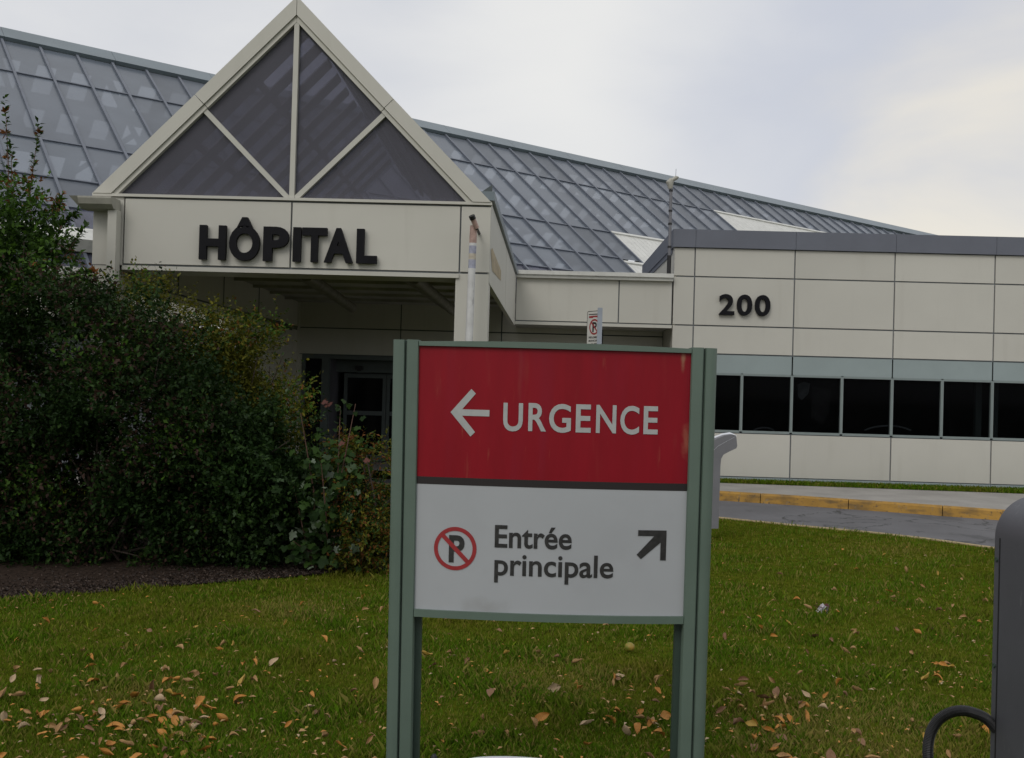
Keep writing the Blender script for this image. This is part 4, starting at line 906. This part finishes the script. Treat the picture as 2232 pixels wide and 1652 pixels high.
# tall shrub with shoots, far left
sh = []
for (xa, ya, xb, yb, Y) in ((20, 480, 12, 232, 8.6), (60, 470, 84, 285, 8.6), (5, 500, -30, 260, 8.6), (110, 520, 200, 600, 8.5), (30, 460, 25, 330, 8.6), (130, 500, 160, 470, 8.5), (100, 480, 128, 440, 8.6), (-60, 500, -90, 250, 8.7), (140, 560, 178, 505, 8.5), (80, 520, 60, 400, 8.5)):
    a, b = at(xa, ya, Y*FB), at(xb, yb, Y*FB); sh.append((a, b))
P = np.array([a+(b-a)*t for a, b in sh for t in np.linspace(.1, 1, 12)]); D = np.array([nrm(b-a) for a, b in sh for t in range(12)])
V1 = twig_leaves(P, nrm(D+rng.normal(size=D.shape)*.12), np.full(len(P), .10), 7, .062, .5, .9)
tall = shrub('tall_shrub', 'tall fresh green shrub with upright shoots at the left edge before the glass roof', at(40, 1200, 8.7*FB), [B(10, 520, 8.6, 105, 130, .5), B(70, 540, 8.5, 55, 75, .4), B(-60, 640, 8.8, 150, 200, .6), B(50, 640, 8.6, 120, 90, .5)], 1650, 11, .066, .52, ['lf_mid', 'lf_bright', 'lf_dark', 'lf_rust'], [.30, .58, .07, .05], (.15, .32), .6, 12, extra=V1)
mb = MB()
for a, b in sh: mb.tube([a, (a+b)/2+rng.normal(size=3)*.015, b], [.007, .005, .002], 5)
mb.build('shoot', M['reds'], tall)
tips = [at(10, 245, 8.6*FB), at(14, 290, 8.6*FB), at(84, 290, 8.6*FB), at(120, 435, 8.6*FB), at(130, 445, 8.6*FB), at(205, 595, 8.5*FB), at(15, 345, 8.6*FB)]
for p in tips:
    mb = MB(); vs_, fs_ = [p], []
    for i in range(11):
        d = nrm(rng.normal(size=3)+np.array([0, 0, .8]))*rng.uniform(.05, .09); s2 = nrm(np.cross(d, rng.normal(size=3)))*.014
        b_ = len(vs_); vs_ += [p+d*.55+s2, p+d, p+d*.55-s2]; fs_.append((0, b_, b_+1, b_+2))
    mb.add(vs_, fs_)
    mb.build('seed_head', M['lf_rust'], tall)
big = shrub('dark_shrub', 'big dense dark green and maroon shrub filling the left of the planting bed', at(180, 1225, 7.9*FB), [B(120, 830, 8.0, 250, 235, .75), B(320, 890, 7.9, 190, 195, .7), B(80, 1050, 8.0, 260, 170, .6), B(330, 1060, 8.0, 230, 150, .55), B(-150, 900, 8.2, 240, 300, .8), B(180, 730, 8.1, 190, 105, .6), B(60, 1170, 7.95, 280, 75, .4), B(330, 1165, 8.0, 230, 70, .35), B(-260, 1080, 8.0, 220, 190, .6)], 17500, 10, .050, .58, ['lf_dark', 'lf_mid', 'lf_maroon', 'lf_bright'], [.50, .22, .24, .04], (.12, .34), .42, 26, droop=.15)
sh2 = shrub('olive_shrub', 'airy olive and yellow green shrub between the dark shrub and the doorway', at(470, 1120, 8.9*FB), [B(500, 830, 8.8, 150, 130, .5), B(430, 770, 8.9, 120, 95, .45), B(560, 790, 8.8, 90, 95, .4), B(300, 660, 9.0, 80, 50, .35), B(590, 900, 8.7, 80, 110, .4), B(520, 980, 8.7, 160, 160, .5), B(460, 800, 8.7, 80, 120, .35)], 4600, 9, .046, .55, ['lf_olive', 'lf_yellow', 'lf_mid', 'lf_rust', 'lf_bright'], [.44, .18, .20, .06, .12], (.14, .36), .62, 22)
arch = []
for (xa, ya, xb, yb) in ((400, 920, 590, 1010), (470, 960, 640, 1060), (560, 1000, 690, 1105), (380, 1010, 520, 1090)):
    a, b = at(xa, ya, 7.3*FB), at(xb, yb, 7.0*FB); arch.append((a, b))
P = np.array([a+(b-a)*t+np.array([0, 0, .08*math.sin(3.1*t)]) for a, b in arch for t in np.linspace(0, 1, 14)]); D = np.array([nrm(b-a) for a, b in arch for t in range(14)])
V2 = twig_leaves(P, nrm(D+rng.normal(size=D.shape)*.15), np.full(len(P), .08), 6, .045, .6, .9)
shrub('arching_shrub', 'dark green shrub with arching leafy branches in front of the olive shrub', at(560, 1228, 8.15*FB), [B(540, 1010, 8.1, 150, 130, .5), B(610, 1090, 8.1, 130, 115, .42), B(480, 1110, 8.05, 130, 110, .42), B(570, 1165, 8.1, 150, 70, .35)], 7500, 9, .050, .6, ['lf_dark', 'lf_mid', 'lf_pale'], [.5, .36, .14], (.12, .32), .45, 18, extra=V2, droop=.3)
shrub('rusty_shrub', 'low rounded shrub turning yellow and rust beside the left sign post', at(800, 1225, 7.9*FB), [B(790, 1080, 8.0, 85, 120, .4), B(850, 1110, 8.0, 80, 120, .4), B(760, 1000, 8.2, 45, 45, .3), B(810, 1190, 7.8, 100, 70, .3)], 2400, 9, .043, .5, ['lf_olive', 'lf_rust', 'lf_mid', 'lf_yellow', 'lf_dark'], [.34, .22, .24, .08, .12], (.1, .22), .55, 16)
# maple sapling with big lobed leaves
root = empty('maple_sapling', (*at(720, 1230, 9.0)[:2], ZL), 'young maple with big lobed grey green leaves at the right end of the shrubs', 'tree')
lob = []
for a_, r__ in ((-90, .10), (-62, .48), (-30, .66), (-10, .52), (12, .86), (30, .66), (46, .60), (64, .78), (90, 1.0), (116, .78), (134, .60), (150, .66), (168, .86), (190, .52), (210, .66), (242, .48)): lob.append((r__*math.cos(R_(a_)), r__*math.sin(R_(a_))))
lob = np.array(lob); VV, FF, MI = [], [], []
stems_px = [((700, 1235), (742, 885)), ((690, 1235), (655, 900)), ((735, 1235), (790, 1130)), ((720, 1235), (770, 1180)), ((715, 1230), (775, 880)), ((690, 1235), (640, 1180)), ((680, 1235), (640, 1060)), ((715, 1235), (700, 1010))]
mb = MB(); leaves = []
for (a, b) in stems_px:
    p0, p1 = at(*a, 9.35), at(*b, 9.2+rng.uniform(-.2, .3)); mid = (p0+p1)/2+rng.normal(size=3)*.04; mb.tube([p0, mid, p1], [.009, .007, .003], 6)
    nn_ = int(np.linalg.norm(p1-p0)/.07)
    for i in range(nn_):
        t = (i+1)/nn_
        for k in range(6 if t < .75 else 2): leaves.append((p0+(p1-p0)*t+rng.normal(size=3)*np.array([.15, .13, .06])*(1.25-.75*t), t))
mb.build('stem', M['reds'], root, smooth=True)
for p, t in leaves:
    if p[2] < ZL+.05: continue
    s_ = rng.uniform(.042, .078)*(1 if t < .7 else .75); nn_ = nrm(np.array([rng.normal()*.5, -.55+rng.normal()*.5, .75+rng.normal()*.45])); tt = nrm(np.cross(nn_, rng.normal(size=3)*.5+np.array([1., 0, 0]))); bb = np.cross(tt, nn_)
    tt = -tt if tt[2] > 0 else tt
    b0 = len(VV); VV.append(p)
    for q in lob: VV.append(p+(bb*q[0]+tt*q[1])*s_-nn_*(q[0]**2*.25+.15*max(q[1], 0)**2)*s_)
    m_ = rng.choice(4, p=[.36, .16, .05, .43])
    for i in range(16): FF.append((b0, b0+1+i, b0+1+(i+1) % 16)); MI.append(m_)
bigmesh('foliage', np.array(VV), np.array(FF), [M['lf_mid'], M['lf_pale'], M['lf_silver'], M['lf_dark']], np.array(MI), parent=root)
for (x, y) in ((708, 878), (720, 882), (714, 884), (745, 968), (800, 1005)):
    VV, FF = [], []; p = at(x, y, 9.2); s_ = .045; nn_ = nrm(np.array([rng.normal()*.4, -.7, .7])); tt = nrm(np.cross(nn_, np.array([1., .2, .3]))); bb = np.cross(tt, nn_); b0 = len(VV); VV.append(p)
    for q in lob: VV.append(p+(bb*q[0]+tt*q[1])*s_)
    for i in range(16): FF.append((b0, b0+1+i, b0+1+(i+1) % 16))
    bigmesh('red_leaf', np.array(VV), np.array(FF), [M['lf_red']], np.zeros(len(FF)), parent=root)

# ------------------------------------------------------------------ fallen leaves, litter
LM = {'tan': mat('leaf_tan', (.36, .215, .09), .75, .35, 30), 'orange': mat('leaf_orange', (.42, .185, .030), .65, .35, 30), 'brown': mat('leaf_red_brown', (.20, .105, .05), .7, .3, 30), 'yellow': mat('leaf_yellow', (.38, .24, .04), .6, .2, 30), 'pale': mat('leaf_pale_pink', (.43, .31, .19), .75, .2, 30)}
WORD = {'tan': 'curled tan', 'orange': 'dull orange', 'brown': 'red brown', 'yellow': 'bright yellow', 'pale': 'pale cream'}
def leaf_mesh(colr, k):
    nx, ny_ = 6, 4; V, F_ = [], []; cu, cl_ = rng.uniform(-2.5, 3.2), rng.uniform(.6, 3.4)
    for i in range(nx+1):
        t = i/nx; hw = .5*math.sin(math.pi*t**.85)**.8*.62 if 0 < t < 1 else .012
        for j in range(ny_+1):
            s_ = (j/ny_-.5)*2; x_ = t-.5; y_ = s_*hw
            V.append((x_, y_*math.cos(s_*cl_*.35), .25*cu*(x_**2)+abs(s_)**1.5*hw*.55*cl_*.6+.045*math.sin(8*t+4*s_+k)))
    for i in range(nx):
        for j in range(ny_): a = i*(ny_+1)+j; F_.append((a, a+1, a+ny_+2, a+ny_+1))
    me = bpy.data.meshes.new('fallen_leaf'); me.from_pydata(V, [], F_); me.materials.append(LM[colr]); me.polygons.foreach_set('use_smooth', [True]*len(F_)); return me
LMESH = {c_: [leaf_mesh(c_, k) for k in range(4)] for c_ in LM}
cols = list(LM); pr = [.32, .36, .15, .08, .09]
pos = []
def scatter(n, x0, x1, y0, y1, sd=1.0, cl=None):
    for _ in range(n):
        if cl is None: q = (random.uniform(x0, x1), random.uniform(y0, y1))
        else: c_ = random.choice(cl); q = (random.gauss(c_[0], c_[2]), random.gauss(c_[1], c_[3]))
        p = gnd(*q)
        if in_bed(p[0], p[1]) or beyond_road(p[0], p[1]) or p[1] < 3.6: continue
        pos.append((q, p))
scatter(45, 0, 840, 1300, 1650); scatter(34, 0, 560, 1450, 1690); scatter(64, 0, 0, 0, 0, cl=[(385, 1545, 40, 22), (330, 1580, 60, 30), (150, 1590, 60, 25), (430, 1620, 60, 25), (440, 1480, 60, 30)])
scatter(24, 920, 1480, 1370, 1650); scatter(14, 0, 0, 0, 0, cl=[(1400, 1590, 35, 25), (1380, 1620, 45, 20), (1320, 1500, 60, 40)])
scatter(62, 1560, 2170, 1290, 1560); scatter(12, 1560, 2170, 1160, 1300); scatter(30, 1560, 1760, 1520, 1680); scatter(12, 1760, 2160, 1560, 1690)
proto = None
for (q, p) in pos[:300]:
    c_ = random.choices(cols, pr)[0]; zone = 'left of the green sign' if q[0] < 850 else 'seen between the two sign posts' if q[0] < 1520 else 'right of the green sign'
    dst = 'near' if p[1] < 6.2 else 'farther'
    if proto is None: proto = o = bpy.data.objects.new('fallen_leaf', LMESH[c_][0])
    else: o = proto.copy(); o.data = random.choice(LMESH[c_])
    COL.objects.link(o)
    s_ = random.uniform(.040, .080)*(1.12 if q[1] > 1480 else 1); o.scale = (s_, s_*random.uniform(.75, 1.1), s_)
    o.rotation_euler = (random.gauss(0, .5), random.gauss(0, .5), random.uniform(0, 6.28)); o.location = (p[0], p[1], ZL+.030+.016*random.random())
    if random.random() < .12: o.rotation_euler[0] += random.choice((-1, 1))*1.0
    tag(o, f"{WORD[c_]} fallen leaf on the {dst} grass {zone}", 'leaf', 'fallen leaves on the lawn')
# tiny bits too small to count
n = 2800; u = rng.random(n); y = 1/(1/3.6+u*(1/12.-1/3.6)); x = rng.uniform(-.55, .52, n)*y; k = ~in_bed(x, y) & ~beyond_road(x, y) & (rng.random(n) < .25+.75*clump(x*.3, y*.3)); x, y = x[k], y[k]; n = len(x)
a = rng.uniform(0, 6.28, n); ln = rng.uniform(.008, .02, n); dx, dy = np.cos(a)*ln, np.sin(a)*ln; z = ZL+.03+rng.random(n)*.012
xl, yl = [], []
for q_ in ((390, 1550), (300, 1600), (170, 1600), (450, 1620), (120, 1640), (1400, 1600)):
    p_ = gnd(*q_); xl.append(rng.normal(p_[0], .26, 20)); yl.append(rng.normal(p_[1], .22, 20))
x2, y2 = np.concatenate(xl), np.concatenate(yl); m2 = len(x2); x, y = np.r_[x, x2], np.r_[y, y2]; n += m2; a2 = rng.uniform(0, 6.28, m2); l2 = rng.uniform(.010, .024, m2)
dx, dy, z = np.r_[dx, np.cos(a2)*l2], np.r_[dy, np.sin(a2)*l2], np.r_[z, ZL+.022+rng.random(m2)*.018]
V = np.stack([np.stack([x-dx, y-dy, z], 1), np.stack([x+dy*.5, y-dx*.5, z+.006], 1), np.stack([x+dx, y+dy, z+.004], 1), np.stack([x-dy*.5, y+dx*.5, z+.008], 1)], 1).reshape(-1, 3)
tag(bigmesh('leaf_litter', V, np.arange(4*n).reshape(-1, 4), [LM[q] for q in cols], rng.choice(5, n, p=pr)), 'tiny brown and tan leaf scraps strewn through the lawn', 'leaf litter', kind='stuff')
p = gnd(1793, 1338); mb = MB()
for i in range(7):
    q = p+np.array([rng.normal()*.022, rng.normal()*.02, .03+.012*i*.4]); e1 = nrm(rng.normal(size=3))*.05; e2 = nrm(rng.normal(size=3))*.045; mb.add([q-e1, q-e2, q+e1, q+e2], [(0, 1, 2, 3)], 0 if i < 5 else 1)
tag(mb.build('paper_scrap', [mat('white_paper', (.62, .60, .64), .7), mat('pink_paper', (.4, .16, .16), .7)]), 'crumpled white and red paper scrap on the grass right of the sign', 'litter')
p = gnd(1372, 1425); mb = MB(); n_ = 14
vs = [(p[0]+.034*math.sin(math.pi*a/8)*math.cos(6.2832*b/n_), p[1]+.034*math.sin(math.pi*a/8)*math.sin(6.2832*b/n_), ZL+.045+.031*math.cos(math.pi*a/8)-(.006 if a == 0 else 0)) for a in range(9) for b in range(n_)]
mb.add(vs, [(a*n_+b, (a+1)*n_+b, (a+1)*n_+(b+1) % n_, a*n_+(b+1) % n_) for a in range(8) for b in range(n_)])
tag(mb.build('fallen_fruit', mat('yellow_green_skin', (.15, .19, .02), .5, .1, 20, col2=(.34, .20, .03)), smooth=True), 'small round yellow green fruit on the grass between the sign posts', 'fruit')
